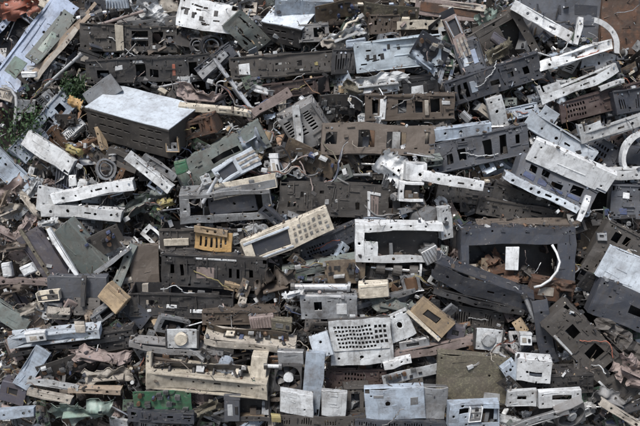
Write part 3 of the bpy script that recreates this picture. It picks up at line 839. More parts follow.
H('cable', 12, 110, 44, 4, 4, -78, 0, 0, 22, 'dirty_white', 'curved white cable', 'curved thick white cable hanging over the green weed', r=1.5, plug=False, solid=False,
  pts=[(-24, -3, 0), (-20, 3, 2), (-12, 6, 3), (-3, 5, 3), (6, 2, 2), (14, -1, 1), (21, -2, 0)])
H('chassis', 128, 38, 96, 27, 30, 0, 12, 8, 4, 'umber', 'brown top case', 'brown-grey equipment chassis with a cream upright block in its front', slots=[(5, 20, 3, 9), (5, 20, -7, -1), (24, 34, -6, 8), (37, 44, -8, 4)], accents=[(-12, -3, -12, 13, 'cream', 'upright_block', 4), (5, 20, .5, 2, 'dirty_white'), (24, 30, -10, -6.5, 'dirty_white')])
H('panel', 101, 37, 34, 26, 6, 0, 10, 5, 7, 'brown', 'brown flat panel', 'flat brown panel covering the end of the brown top case', rounds=[(-12, 8, 1), (10, -8, 1)])
H('bar', 150, 23, 66, 8, 14, 3, 30, 0, 6, 'grey_plastic', 'grey cross bar', 'grey drilled bar lying on the brown top case')
H('chassis', 148, 70, 122, 25, 36, 3, 12, 6, 12, 'charcoal', 'long black case', 'long black equipment chassis just above the white-topped case', slots=[(-50, -38, -6, 2), (-12, -2, -8, 5), (2, 10, -8, 0), (40, 48, -8, 6)], accents=[(-32, -25, 1, 6, 'white_paint'), (-14, -3, 6, 9, 'dirty_white'), (24, 27, -6, 5, 'red')])
H('block', 88, 58, 20, 16, 12, -20, 10, 20, 10, 'charcoal', 'black angular block', 'black angular block below the brown flat panel')
H('roller', 105, 12, 56, 14, 10, 12, 0, 10, 2, 'black', 'black roller', 'black roller with wide drums near the top edge of the heap')
H('block', 96, 8, 28, 18, 14, -10, 20, -20, 4, 'slate', 'blue-black block', 'blue-black moulded housing beside the black roller at the top edge')
H('block', 117, 4, 22, 10, 10, 8, 20, 0, 9, 'pale_blue', 'pale blue block', 'pale blue moulded block resting above the black roller')
H('rod', 124, 17, 46, 3, 2, 18, 0, 0, 12, 'pinkish', 'pinkish rod', 'slender pinkish rod sloping over the brown top case')
H('shard', 152, 11, 34, 30, 12, -50, 10, 20, 9, 'dirty_white', 'crumpled pale sheet', 'crumpled dirty white sheet next to the white slotted panel')
H('shard', 168, 12, 22, 36, 8, 12, 10, -20, 7, 'beige', 'beige torn sheet', 'beige torn sheet tucked behind the white slotted panel')
H('panel', 208, 15, 62, 30, 8, -10, 8, 0, 20, 'white_paint', 'white slotted panel', 'white sheet metal panel with scattered small dark slots at the top edge', slots=11, marks=[(-24, -20, -2, 4, 'charcoal'), (-16, -13, -4, 2, 'charcoal'), (-8, -4, -5, 0, 'charcoal'), (6, 10, 2, 8, 'charcoal')])
H('ring', 213, 46, 24, 24, 8, 0, 0, 30, 12, 'black', 'black pulley ring', 'glossy black pulley ring below the white slotted panel')
H('ring', 198, 44, 17, 17, 8, 0, 0, -20, 12, 'charcoal', 'dull black pulley ring', 'smaller dull black pulley ring beside the glossy black one')
H('chassis', 216, 62, 44, 16, 22, 38, 5, 0, 15, 'slate', 'slanted slate case', 'slate grey case slanting up between two long dark cases')
H('panel', 212, 65, 34, 8, 4, 40, 5, 0, 24, 'grey_metal', 'grey slanted strip', 'plain grey strip slanting beside the pale rod')
H('rod', 232, 83, 66, 4.2, 3, -53, 0, 0, 34, 'galvanised', 'pale slanted rod', 'pale shiny metal rod slanting down from the black pulley rings', solid=False)
H('boxunit', 282, 34, 44, 20, 46, -2, 42, -22, 12, 'charcoal', 'white-lidded black case', 'black case with a sloping bright white lid near the top edge', rows=2, cols=4)
H('panel', 304, 12, 58, 26, 8, -8, 38, 10, 7, 'pale_blue', 'pale grey-blue lid', 'smooth pale grey-blue lid lying behind the white-lidded black case')
H('chassis', 314, 33, 32, 20, 24, 3, 10, 0, 14, 'grey_plastic', 'grey notched case', 'grey plastic case with one square dark notch beside the white-lidded case', slots=[(0, 12, -5, 6)])
H('panel', 247, 34, 44, 24, 6, -48, 10, 30, 14, 'green_grey', 'green-grey mesh plate', 'green-grey slotted plate leaning on the white-lidded black case', slots=16)
H('chassis', 284, 65, 106, 23, 34, 3, 14, 4, 24, 'umber', 'long brown-grey case', 'long brown-grey equipment chassis with a white square near one end', slots=[(-10, -4, 1, 3), (-1, 5, 1, 3), (-10, -4, -5, -3), (-1, 5, -5, -3), (12, 17, -2, 4)], accents=[(-44, -34, -7, 4, 'white_paint'), (30, 34, -3, 1, 'yellow'), (14, 18, -7, -5, 'dirty_white')])
H('chassis', 344, 62, 24, 26, 26, 0, 10, -8, 16, 'black', 'small black case', 'small black case at the end of the long brown-grey case')
H('shard', 345, 36, 46, 14, 14, 22, 20, 0, 24, 'dirty_white', 'bent pale bracket', 'bent dirty white bracket lying over the small black case')
H('shard', 330, 40, 22, 14, 8, 5, 20, 0, 22, 'beige', 'beige chip of plastic', 'beige broken plastic chip touching the bent pale bracket')
H('cable', 352, 30, 30, 4, 4, 30, 0, 0, 26, 'cream', 'cream cable', 'short cream cable curling over the bent pale bracket', r=1.3, solid=False)
# ---- upper band, middle
H('chassis', 355, 12, 70, 24, 26, 3, 20, 0, 2, 'brown', 'brown top board case', 'brown open case full of parts along the top edge', inner='pcb_brown')
H('pcb', 340, 10, 50, 20, 3, 8, 45, 0, 10, 'pcb_brown', 'brown circuit board', 'brown circuit board crowded with parts along the top edge', pop=16)
H('pcb', 390, 14, 54, 20, 3, -6, 40, 0, 12, 'olive', 'olive circuit board', 'olive circuit board with tall parts beneath the orange-edged board', pop=16, tall=1.8)
H('panel', 450, 10, 70, 18, 6, -5, 10, 0, 10, 'pinkish', 'orange-edged board', 'cream and rusty orange framed board reaching to the top edge', marks=[(-30, 30, -5, 5, 'rust')])
H('bar', 448, 4, 74, 6, 8, -5, 10, 0, 14, 'beige', 'beige edge strip', 'beige drilled strip along the top of the orange-edged board')
H('bar', 424, 25, 54, 8, 8, 1, 10, 0, 17, 'cream', 'cream strip', 'cream strip lying just above the pale blue printed board')
H('chassis', 385, 24, 30, 20, 16, 0, 10, 10, 12, 'brown', 'brown ribbed block', 'brown ribbed case next to the cream strip')
H('panel', 398, 52, 86, 30, 5, 7, 22, 5, 26, 'printed', 'pale blue printed board', 'pale blue printed board with small dark marks and slots', slots=9, marks=[(-32, -29, -4, 2, 'charcoal'), (-25, -22, -5, 1, 'charcoal'), (-18, -14, -5, 1, 'charcoal'), (-10, -7, 4, 9, 'charcoal'), (0, 3, 3, 8, 'charcoal'), (-14, -11, 3, 5, 'blue')])
H('block', 356, 44, 18, 9, 8, 5, 10, 0, 24, 'pale_blue', 'pale blue end piece', 'pale blue block at the end of the printed board', cut=False)
H('pcb', 432, 50, 38, 26, 3, -30, 20, 20, 30, 'slate', 'slate circuit board', 'dark slate circuit board lying across the pale blue printed board', pop=14)
H('shard', 424, 62, 34, 12, 8, -35, 20, 0, 34, 'pale_blue', 'pale torn strip', 'pale blue-grey torn strip over the slate circuit board')
H('remote', 458, 36, 42, 15, 7, -66, 0, 10, 34, 'pinkish', 'pink handset', 'cream and pink handset standing nearly upright beside the slate board')
H('shard', 378, 85, 66, 20, 12, 8, 25, 0, 20, 'dirty_white', 'ragged white sheet', 'ragged dirty white sheet above the taupe panel with square openings')
H('shard', 352, 90, 22, 14, 10, -25, 25, 0, 24, 'olive', 'yellow-green scrap', 'pale yellow-green plastic scrap at the end of the ragged white sheet')
H('block', 420, 86, 38, 18, 18, 3, 15, 10, 14, 'black', 'black glossy block', 'black glossy moulded housing beside the ragged white sheet')
H('chassis', 410, 108, 90, 26, 24, 0, 12, 0, 18, 'brown', 'brown pierced case', 'brown case with one white upright strip, resting on the taupe panel', slots=[(-38, -32, -6, 8), (-12, -4, -6, 8), (4, 12, -6, 6), (20, 30, -6, 8)], accents=[(-30, -24, -11, 9, 'white_paint', 'upright_block', 2), (14, 18, -8, 8, 'beige', 'upright_block', 2), (32, 40, 2, 6, 'dirty_white')])
H('pcb', 340, 104, 44, 22, 4, 0, 30, 0, 16, 'charcoal', 'dark crowded board', 'dark circuit board crowded with pale parts next to the brown pierced case', pop=16)
H('chassis', 378, 139, 112, 31, 30, -1, 6, 3, 32, 'taupe', 'taupe panel', 'taupe chassis front with two large square openings', slots=[(-20, -3, -9, 8), (9, 28, -9, 9), (-52, -41, -5, 7), (46, 50, -3, 8)], ribs=False)
H('chassis', 306, 128, 40, 40, 26, -62, 8, 24, 28, 'grey_plastic', 'grey angular case', 'grey angular case tipped against the end of the taupe panel')
H('bar', 297, 128, 44, 7, 8, -80, 0, 0, 38, 'dirty_white', 'short upright bar', 'short upright pale bar on the grey angular case')
H('panel', 268, 104, 50, 9, 5, 30, 10, 0, 30, 'pinkish', 'pink-brown strip', 'dull pink-brown strip slanting up beside the pale slanted rod')
H('shard', 262, 92, 26, 8, 6, -10, 30, 0, 28, 'dirty_white', 'small pale scrap', 'small pale scrap lying above the pink-brown strip')
H('chassis', 296, 88, 70, 16, 20, 8, 14, 0, 8, 'dark_red', 'dark red case', 'very dark red-brown case beneath the long brown-grey case')
# ---- upper band, right
H('panel', 566, 16, 92, 44, 10, -2, 14, 0, 2, 'slate_light', 'blue-grey back cover', 'large smooth blue-grey cover at the top edge behind white brackets', marks=[(-30, -5, 2, 12, 'slate'), (8, 30, 2, 12, 'slate')])
H('panel', 624, 25, 44, 58, 10, -2, 5, 0, 10, 'rust', 'rusty brown cover', 'rusty brown metal cover in the top corner with paler scratches')
H('bar', 547, 24, 78, 10, 9, -29, 15, 0, 26, 'white_paint', 'white slanting bracket', 'white drilled bracket slanting down across the blue-grey back cover', tabs='', solid=False)
H('bar', 579, 31, 28, 5, 6, 77, 0, 0, 30, 'white_paint', 'short white prong', 'short white prong rising from the end of the white slanting bracket', solid=False)
H('cable', 566, 46, 30, 3, 3, 60, 0, 0, 28, 'dirty_white', 'thin white wire loop', 'thin white wire loop between two white brackets', r=.6, solid=False, plug=False)
H('frame', 506, 45, 56, 54, 18, -58, 10, 20, 4, 'umber', 'dark olive frame', 'dark brown open frame with small coloured parts beside the pink handset', bar=8, left=8)
H('block', 499, 38, 14, 9, 6, -30, 0, 0, 26, 'purple', 'purple block', 'tiny purple moulded block on the dark brown open frame', cut=False)
H('shard', 500, 52, 26, 14, 10, 30, 0, 0, 22, 'olive', 'olive foam scrap', 'olive scrap of foam under the tiny purple block')
H('shard', 490, 20, 26, 22, 14, 30, 10, 0, 10, 'pale_green', 'green-white film', 'pale green-white film beside the orange-edged board')
H('bar', 574, 55, 74, 9, 8, 14, 8, 0, 36, 'white_paint', 'bowed white bracket', 'bowed white bracket between the slanting bracket and the long white bar', warp=6, solid=False)
H('arc', 590, 49, 60, 5, 7, 0, 8, 0, 38, 'white_paint', 'white curved arm', 'white curved arm rising from the end of the bowed white bracket', solid=False, a0=-8, a1=84)
H('bar', 581, 86, 88, 9, 10, 20, 12, 0, 42, 'dirty_white', 'long white bar', 'long white drilled bar with a square tab, above the maroon case', tabs='lp', solid=False)
H('bar', 612, 84, 26, 4, 6, 20, 10, 0, 36, 'dirty_white', 'little white bar', 'little white bar tucked beneath the end of the long white bar', solid=False)
H('panel', 598, 62, 34, 22, 6, -10, 10, 0, 20, 'grey_metal', 'grey backing plate', 'grey plate showing between the bowed bracket and the long white bar')
H('chassis', 494, 80, 98, 27, 28, 18, 12, 0, 26, 'slate', 'slate slotted case', 'slate blue case with vertical slots, tilted beneath the dark brown open frame', slots=[(-44, -40, -9, 7), (-37, -33, -9, 7), (-30, -26, -9, 7), (-4, 4, -6, 0), (14, 20, -3, 3), (30, 36, -4, 4)], accents=[(-24, -17, -6, 6, 'pale_blue'), (22, 24, 2, 5, 'dirty_white')])
H('chassis', 470, 56, 32, 26, 20, -72, 5, 10, 20, 'slate_light', 'upright slate case', 'upright slate case with two pale windows next to the pink handset', accents=[(-6, 8, -9, -3, 'cold_white', 'window', .6), (-6, 8, 2, 7, 'lavender', 'window', .6)], slots=[])
H('panel', 497, 112, 32, 16, 8, -75, 5, 20, 28, 'dirty_white', 'upright white tab', 'upright white metal tab below the slate slotted case')
H('bar', 463, 130, 58, 12, 12, 6, 20, 0, 34, 'pale_blue', 'pale blue bar', 'pale blue drilled bar between the taupe panel and the upright white tab')
H('chassis', 480, 150, 98, 30, 26, 11, 10, 0, 30, 'slate_light', 'slate grey slotted case', 'slate grey case with tall dark openings beneath the pale blue bar', slots=[(-34, -28, -8, 2), (-22, -14, -7, 4), (4, 12, -11, 8), (20, 27, -11, 9), (36, 40, -3, 6)], ribs=True)
H('chassis', 603, 101, 90, 22, 30, 14, 12, 0, 26, 'dark_red', 'maroon case', 'dull maroon case running out to the edge of the heap below the long white bar')
H('chassis', 632, 100, 36, 24, 18, 13, 10, 0, 34, 'slate', 'slate end case', 'slate case standing on the end of the maroon case at the edge')
H('bar', 613, 130, 68, 10, 10, 18, 10, 0, 44, 'dirty_white', 'creamy white bar', 'creamy white drilled bar with a square tab, under the maroon case', tabs='lp', solid=False)
H('bar', 560, 140, 78, 16, 14, -31, 18, 0, 36, 'cold_white', 'cold white bracket', 'cold white drilled bracket lying behind the big white drive cage', tabs='p')
H('chassis', 600, 152, 40, 26, 16, -30, 10, 0, 12, 'slate', 'dark slate wedge', 'dark slate wedge between the big white drive cage and the curved white arc')
# drive cage: white top rail, slate inner wall, white bottom rail
H('panel', 571, 167, 88, 24, 10, -24, 30, 0, 54, 'white_paint', 'big white drive cage', 'big white folded cover of a drive cage, largest white sheet here', rounds=[(-36, 6, 1.2), (-36, -6, 1.2), (36, -6, 1.2)], warp=1)
H('chassis', 556, 182, 82, 26, 24, -25, -6, 0, 44, 'slate_light', 'blue-windowed inner wall', 'slate wall with dark and blue openings just below the big white cover', slots=[(-30, -22, -1, 6), (-16, -8, 1, 8), (-4, 8, -5, 1), (16, 28, -3, 6)], accents=[(-34, -22, -9, -3, 'blue'), (-18, -8, -9, -3, 'blue'), (-2, 10, -9, -6, 'blue'), (14, 28, -8, -4, 'blue')], ribs=False)
H('bar', 542, 193, 80, 7, 16, -25, 10, 0, 54, 'cold_white', 'cold white lower rail', 'narrow cold white rail along the foot of the blue-windowed wall', solid=False)
H('bar', 585, 210, 26, 5, 6, 68, 0, 0, 58, 'white_paint', 'white corner prong', 'short white prong hanging from the corner of the cold white rail', solid=False)
H('chassis', 524, 205, 70, 26, 26, -18, 14, 0, 24, 'charcoal', 'dark case under cage', 'charcoal case lying beneath the cold white lower rail')
H('chassis', 628, 202, 34, 34, 26, 0, 8, -10, 34, 'slate_light', 'slate case with white disc', 'slate case with one round white disc at the edge of the heap', accents=[(-5, 2, 3, 9, 'white_paint', 'disc', 1.2), (-8, 0, -12, -6, 'blue')], slots=[])
H('bar', 630, 175, 38, 10, 12, 3, 15, 0, 46, 'white_paint', 'white edge bar', 'short white bar resting on the slate case with the white disc')
H('arc', 652, 157, 60, 4, 9, 0, 8, 0, 48, 'white_paint', 'white arc', 'thin white arc cut off by the picture edge above the short white bar', solid=False, a0=95, a1=205)
H('block', 634, 150, 26, 30, 10, -8, 0, 0, 24, 'slate', 'slate disc cover', 'slate moulded block behind the thin white arc')
# ---- middle band, left
H('boxunit', 128, 133, 98, 33, 56, -2, 34, -24, 30, 'umber', 'white-topped case', 'brown louvred equipment case with a broad white top', warp=1)
H('chassis', 191, 131, 52, 18, 20, 20, 20, -20, 24, 'rust', 'rusty tray', 'rusty brown tray jutting out beside the white-topped case', slots=[(-18, -6, -4, 4), (0, 10, -4, 4)])
H('bar', 215, 110, 72, 5, 10, -3, 30, 0, 30, 'cream', 'cream ledge', 'thin cream ledge behind the corner of the white-topped case')
H('shard', 200, 98, 48, 22, 14, -5, 40, 0, 22, 'pinkish', 'tan rubble sheet', 'tan buckled sheet covered with crumbs beside the white-topped case')
H('block', 173, 145, 13, 13, 10, 0, 10, 0, 38, 'tan', 'small tan knob', 'small tan moulded block at the lower corner of the white-topped case')
H('panel', 102, 92, 36, 20, 8, 36, 10, 0, 24, 'grey_metal', 'grey tilted plate', 'grey tilted plate behind the white-topped case', rounds=[])
H('chassis', 48, 122, 92, 22, 16, 48, 15, 20, 14, 'pale_blue', 'pale blue broken housing', 'pale blue broken housing slanting up to the white-topped case', slots=[(-10, 4, -4, 3), (14, 22, -5, 4)], top='dirty_white')
H('shard', 76, 103, 16, 11, 8, -20, 10, 0, 34, 'orange', 'orange-tan scrap', 'orange-tan scrap at the corner of the white-topped case')
H('panel', 48, 152, 56, 18, 8, -34, 14, 0, 30, 'white_paint', 'tilted white panel', 'plain white panel tilted beside the leafy green weed', rounds=[(22, 4, 1)])
H('panel', 10, 172, 60, 22, 8, -45, 10, 0, 12, 'pale_blue', 'pale blue edge panel', 'pale blue panel running off the edge below the leafy green weed')
H('shard', 72, 152, 20, 10, 10, -20, 10, 0, 24, 'yellow', 'yellowish scrap', 'yellowish brown scrap between the white-topped case and the tilted white panel')
H('block', 66, 178, 22, 34, 18, -10, 10, 0, 14, 'slate', 'dark slate block', 'dark slate moulded housing beside the tilted white panel')
H('block', 70, 180, 9, 13, 8, 5, 10, 0, 30, 'white_paint', 'little white cap', 'little white cap standing on the upper white rail')
H('block', 83, 181, 9, 13, 8, -10, 10, 0, 30, 'dirty_white', 'second little white cap', 'little grey-white cap beside the white one on the upper white rail')
H('ring', 106, 169, 20, 20, 6, 0, 0, 30, 28, 'grey_metal', 'grey metal ring', 'round grey metal ring above the end of the upper white rail', solid=False)
H('bar', 148, 173, 56, 9, 10, -35, 15, 0, 36, 'dirty_white', 'slanting white rail', 'slanting white rail beneath the white-topped case', solid=False)
H('bar', 160, 166, 40, 8, 8, -32, 10, 0, 24, 'grey_metal', 'grey slanting rail', 'grey rail slanting just behind the white slanting rail')
H('block', 122, 160, 34, 16, 20, -20, 10, 0, 18, 'umber', 'dark brown lump', 'dark brown moulded housing directly under the white-topped case')
H('bar', 92, 191, 82, 11, 16, 12, 14, 0, 42, 'white_paint', 'upper white rail', 'white drilled rail rising, upper one of the pair below the white cap', solid=False)
H('bar', 80, 212, 84, 11, 16, -6, 14, 0, 46, 'white_paint', 'lower white rail', 'white drilled rail sinking, lower one of the pair', solid=False)
H('panel', 49, 200, 24, 24, 10, -8, 5, 15, 40, 'white_paint', 'square white end plate', 'square white end plate joining the two white rails', rounds=[(4, 4, 1.2), (-5, -6, 1)])
H('shard', 48, 222, 22, 8, 8, 10, 10, 0, 44, 'dirty_white', 'torn white lip', 'torn white lip beneath the square white end plate')
H('chassis', 222, 157, 98, 28, 22, 28, 12, 0, 22, 'green_grey', 'green-grey trough', 'green-grey trough slanting up with a bright green sticker at its low end', slots=[(-10, 20, -4, 2)], accents=[(-46, -34, -9, 9, 'pale_green')], ribs=False)
H('block', 181, 166, 12, 14, 6, 10, 8, 0, 38, 'green', 'small green card', 'small green moulded card at the low end of the green-grey trough', cut=False)
H('remote', 237, 167, 46, 20, 8, 30, 10, 0, 42, 'cold_white', 'white box with dark window', 'small cold white unit with a dark window above the beige bar')
H('shard', 252, 140, 22, 30, 12, 30, 0, 0, 34, 'pale_blue', 'blue-white splinter', 'blue-white pointed splinter above the small cold white unit')
H('block', 245, 187, 64, 13, 14, 11, 14, 0, 46, 'cream', 'beige bar', 'long beige bar with rounded look below the small cold white unit')
H('rod', 210, 190, 34, 4, 3, 58, 0, 0, 40, 'galvanised', 'shiny short rod', 'short shiny rod crossing the end of the beige bar', solid=False)
H('rod', 200, 188, 34, 3, 3, 60, 0, 0, 38, 'grey_metal', 'dull short rod', 'short dull grey rod beside the shiny short rod', solid=False)
H('block', 205, 179, 9, 9, 8, 20, 10, 0, 42, 'dirty_white', 'round white button', 'tiny dirty white cap between the beige bar and the green-grey trough')
H('frame', 226, 207, 92, 32, 24, 4, 24, 0, 34, 'galvanised', 'grey-white tray frame', 'grey-white open tray frame above the orange board', bar=4, left=10, right=10, tab=False, bottom=8)
H('panel', 232, 203, 46, 22, 6, 12, 20, 0, 32, 'slate', 'slate tray floor', 'slate plate lying inside the grey-white tray frame')
H('shard', 166, 203, 17, 11, 10, 10, 10, 0, 30, 'yellow', 'yellow scrap', 'bright yellow-brown scrap near the end of the lower white rail')
H('shard', 128, 210, 50, 20, 18, 20, 20, 0, 22, 'green_grey', 'grey-green lump', 'grey-green buckled sheet beyond the end of the lower white rail')
H('chassis', 340, 200, 122, 36, 32, -3, 10, 3, 34, 'umber', 'grey-brown long case', 'grey-brown long case carrying a white L-shaped mark', slots=[(-52, -44, -8, -2), (-40, -36, 2, 8), (16, 20, -10, -2), (-20, -16, 6, 9), (50, 54, -6, 6)], accents=[(28, 31, -15, 10, 'white_paint', 'trim', 1.2), (31, 42, 7, 10, 'white_paint', 'trim', 1.2), (-14, -10, -6, 0, 'dirty_white'), (-4, -1, -4, 0, 'dirty_white'), (32, 40, -15, 6, 'pinkish', 'patch', .5)])
H('remote', 288, 237, 92, 25, 12, 22, 14, 0, 48, 'cream', 'cream control panel', 'cream and white control panel with a dark display and rows of buttons')
H('pcb', 310, 160, 56, 26, 4, -25, 30, 0, 26, 'pcb_brown', 'wired brown board', 'brown board tangled with pink wires beside the grey angular case', pop=18, tall=2)
for i, (x, y, r_, mm, lab) in enumerate(((300, 165, 20, 'pinkish', 'dull pink wire looped over the wired brown board'), (318, 170, -30, 'pinkish', 'pale pink wire over the wired brown board'), (285, 160, 70, 'black', 'black wire over the wired brown board'),
                       (330, 160, -70, 'olive', 'olive wire at the edge of the wired brown board'), (290, 178, 5, 'dirty_white', 'off-white wire along the top of the grey-brown long case'))):
    H('cable', x, y, 40, 3, 3, r_, 0, 0, 34, mm, 'wire', lab, r=.8, solid=False, group='wires on the wired brown board'); REFS.pop()
H('block', 275, 166, 9, 22, 9, 5, 5, 0, 38, 'white_paint', 'upright white capsule', 'upright white capsule beside the small cold white unit')
H('block', 284, 150, 18, 12, 10, 20, 5, 0, 30, 'charcoal', 'black knob block', 'black moulded block beside the upright white capsule')
# ---- middle band, centre
H('shard', 392, 168, 34, 26, 10, -35, 20, 0, 44, 'white_paint', 'white triangular flap', 'white triangular flap next to the small square white plate')
H('cable', 378, 184, 84, 3, 3, -8, 0, 0, 40, 'grey_plastic', 'grey cable', 'long grey cable running over the grey-brown long case', r=1.0, solid=False)
H('panel', 416, 172, 22, 18, 10, -3, 10, 10, 56, 'white_paint', 'small square white plate', 'small square white plate with one dark hole, beside the white triangular flap', rounds=[(4, -1, 1.8)])
H('frame', 412, 192, 24, 20, 8, -3, 10, 5, 54, 'white_paint', 'small white frame', 'small white frame with a dark opening under the small square white plate', bar=3, left=5, right=0, tab=False)
H('bar', 454, 181, 62, 9, 8, -9, 14, 0, 58, 'white_paint', 'white arm', 'white drilled arm running from the small square white plate')
H('chassis', 468, 194, 62, 22, 22, -8, 10, 0, 26, 'charcoal', 'charcoal low case', 'charcoal low case half hidden behind the white arm')
H('frame', 399, 244, 88, 40, 18, 2, 12, 0, 56, 'white_paint', 'white rectangular frame', 'white C-shaped steel frame with two drilled rails round a dark opening', bar=7.5, left=9, right=0)
H('motor', 437, 222, 26, 26, 30, 0, 10, 30, 46, 'grey_metal', 'grey round can', 'grey round motor can at the corner of the white rectangular frame')
H('panel', 447, 222, 12, 32, 10, 6, 10, 20, 56, 'dirty_white', 'pale upright plate', 'pale upright plate beside the grey round motor can')
H('block', 432, 256, 18, 16, 14, 30, 10, 0, 44, 'galvanised', 'galvanised block', 'galvanised small block near the end of the white rectangular frame')
H('chassis', 519, 258, 116, 60, 36, -1, 6, 2, 46, 'slate', 'slate case with opening', 'dark slate case with a wide opening showing rusty parts', slots=[(-50, 38, -28, 14)], ribs=False, open_top=False, inner='rust', accents=[(-14, -1, -12, 11, 'white_paint', 'square_panel', 2)])
H('block', 500, 278, 30, 26, 8, 10, 10, 0, 30, 'rust', 'rust-coloured lump', 'rust-coloured lump inside the opening of the slate case')
H('block', 552, 292, 44, 22, 12, -8, 20, 0, 40, 'rust', 'rusty orange mass', 'rusty orange mass spilling from the foot of the slate case')
H('cable', 545, 268, 44, 4, 4, 42, 0, 0, 52, 'white_paint', 'white curved cable', 'white curved cable hanging inside the opening of the slate case', r=1.3, plug=False, solid=False, pts=[(-22, -7, 0), (-16, -10, 1), (-6, -12, 2), (6, -10, 2), (15, -5, 1), (19, 3, 0), (21, 12, -2)])
H('bar', 528, 225, 104, 3, 14, -2, 24, 0, 42, 'taupe', 'taupe ledge strip', 'taupe ledge along the top of the slate case with the wide opening')
H('chassis', 520, 212, 86, 18, 24, -12, 14, 0, 30, 'umber', 'umber flat case', 'umber flat case behind the taupe ledge')
H('block', 540, 240, 20, 5, 5, 5, 0, 0, 50, 'tan', 'tan stub', 'tan stub projecting above the white curved cable')
# ---- middle band, right edge
H('chassis', 625, 258, 66, 56, 34, -28, 8, -5, 42, 'umber', 'big umber edge case', 'big umber case leaning at the edge of the heap', slots=[(-22, -14, 10, 20), (-10, -4, 12, 20)])
H('panel', 628, 272, 56, 34, 8, -24, 12, 0, 60, 'cold_white', 'white-blue cover', 'cold white flat cover lying on the big umber edge case', rounds=[])
H('chassis', 622, 306, 60, 36, 20, -20, 8, 0, 54, 'slate', 'slate cover case', 'slate grey case with one slot just below the cold white flat cover', slots=[(8, 22, -4, 4)], ribs=False)
H('block', 602, 238, 9, 9, 7, 0, 0, 0, 50, 'grey_metal', 'tiny grey knob', 'tiny grey knob on the edge of the big umber case')
H('chassis', 596, 356, 118, 34, 30, -46, 10, 4, 50, 'umber', 'long slanting case', 'long dark case slanting down towards the bottom corner', slots=[(-40, -28, -4, 6), (-10, 4, -6, 8), (16, 26, -4, 8)], accents=[(-44, -18, -16.5, -14, 'dirty_white', 'edge_strip', 1.5), (22, 36, -16.5, -14, 'dirty_white', 'edge_strip', 1.5)])
H('shard', 618, 345, 62, 34, 20, -44, 10, 0, 56, 'umber', 'jagged umber plate', 'jagged umber plate lying on the long slanting case')
H('shard', 632, 372, 40, 30, 16, -30, 10, 0, 56, 'pinkish', 'pinkish buckled plate', 'dull pinkish buckled plate at the edge beneath the jagged umber plate')
H('bar', 482, 290, 104, 17, 22, -16, 28, 0, 54, 'slate', 'blue-grey slanting bar', 'blue-grey slanting bar with pale edge marks under the slate case')
H('bar', 478, 303, 92, 6, 12, -16, 10, 0, 50, 'black', 'black lower rail', 'thin black rail along the underside of the blue-grey slanting bar')
H('bar', 545, 332, 66, 16, 16, -78, 5, 10, 50, 'slate', 'upright slate beam', 'upright slate beam between the blue-grey bar and the long slanting case')
H('rod', 530, 308, 28, 5, 4, -62, 0, 0, 56, 'galvanised', 'bright short pin', 'bright short pin beside the upright slate beam', solid=False)
H('cable', 566, 308, 28, 3, 3, 40, 0, 0, 56, 'dirty_white', 'white wire curl', 'white wire curl above the long slanting case', r=1.0, solid=False)
# ---- middle band, lower left: stacked decks
H('chassis', 202, 241, 86, 26, 34, 1, 16, 0, 36, 'umber', 'deck with orange part', 'umber deck with an orange moulded part and a cream strip on its front', slots=[(14, 38, -8, 8)], accents=[(-38, -12, -3, 4, 'cream', 'strip', 3)])
H('panel', 213, 241, 38, 18, 6, -3, 10, 0, 46, 'orange', 'orange board', 'bright orange slotted moulding on the umber deck', holes=[(-14, -12, -5, 5), (-9, -7, -5, 5), (-4, -2, -5, 5), (1, 3, -5, 5), (6, 8, -5, 5), (11, 13, -2, 5)], rounds=[], name='plastic_insert', cat='insert')
H('bar', 211, 232, 34, 6, 8, -8, 10, 0, 50, 'tan', 'tan clip', 'tan drilled clip along the top of the orange board')
H('chassis', 214, 272, 106, 34, 40, -2, 14, 0, 44, 'charcoal', 'black deck', 'black tape deck like unit with faint reddish panel, middle of its stack', slots=[(-44, -40, -4, 6), (-34, -31, -6, 6), (14, 17, -6, 4), (22, 25, -6, 4), (34, 38, -4, 4)], accents=[(-18, 0, -8, 4, 'pinkish', 'panel', .6), (-18, 22, 12, 14, 'dirty_white', 'trim', .8)])
H('chassis', 180, 305, 104, 26, 34, -2, 14, 0, 46, 'charcoal', 'lower black deck', 'charcoal deck with white marks, lowest of the stack under the orange board', slots=[(-36, -18, -5, 5)], accents=[(-34, -29, -9, -6, 'white_paint'), (-14, -2, -4, 1, 'white_paint'), (10, 28, -8, -4, 'white_paint')])
H('panel', 145, 268, 30, 44, 12, 2, 10, 10, 36, 'taupe', 'taupe flat plate', 'plain taupe plate at the end of the black deck', rounds=[])
H('shard', 275, 285, 44, 30, 22, 10, 30, 0, 34, 'brown', 'brown crumbling sheet', 'brown crumbling sheet beyond the end of the black deck')
H('panel', 78, 252, 60, 30, 14, -55, 24, 10, 40, 'green_grey', 'grey-green tilted tray', 'grey-green tilted tray with one bright edge below the lower white rail', warp=1, rounds=[])
H('bar', 63, 254, 60, 3.5, 10, -56, 0, 0, 50, 'white_paint', 'bright thin edge rail', 'bright white thin rail along the grey-green tilted tray', solid=False)
H('pcb', 103, 243, 42, 24, 5, 30, 20, 0, 46, 'umber', 'dark board with white parts', 'dark circuit board with white parts resting in the grey-green tilted tray', pop=14, tall=1.6)
H('bar', 112, 262, 44, 4, 8, 38, 0, 0, 48, 'grey_metal', 'grey thin rail', 'thin grey rail closing the lower side of the grey-green tilted tray', solid=False)
H('panel', 44, 257, 58, 24, 10, -58, 5, 0, 30, 'purple', 'blue-purple plate', 'blue-purple dark plate framed by a tan edge below the white rails', rounds=[])
H('bar', 36, 252, 56, 4, 8, -58, 0, 0, 36, 'olive', 'olive edge rail', 'olive thin rail along the blue-purple dark plate', solid=False)
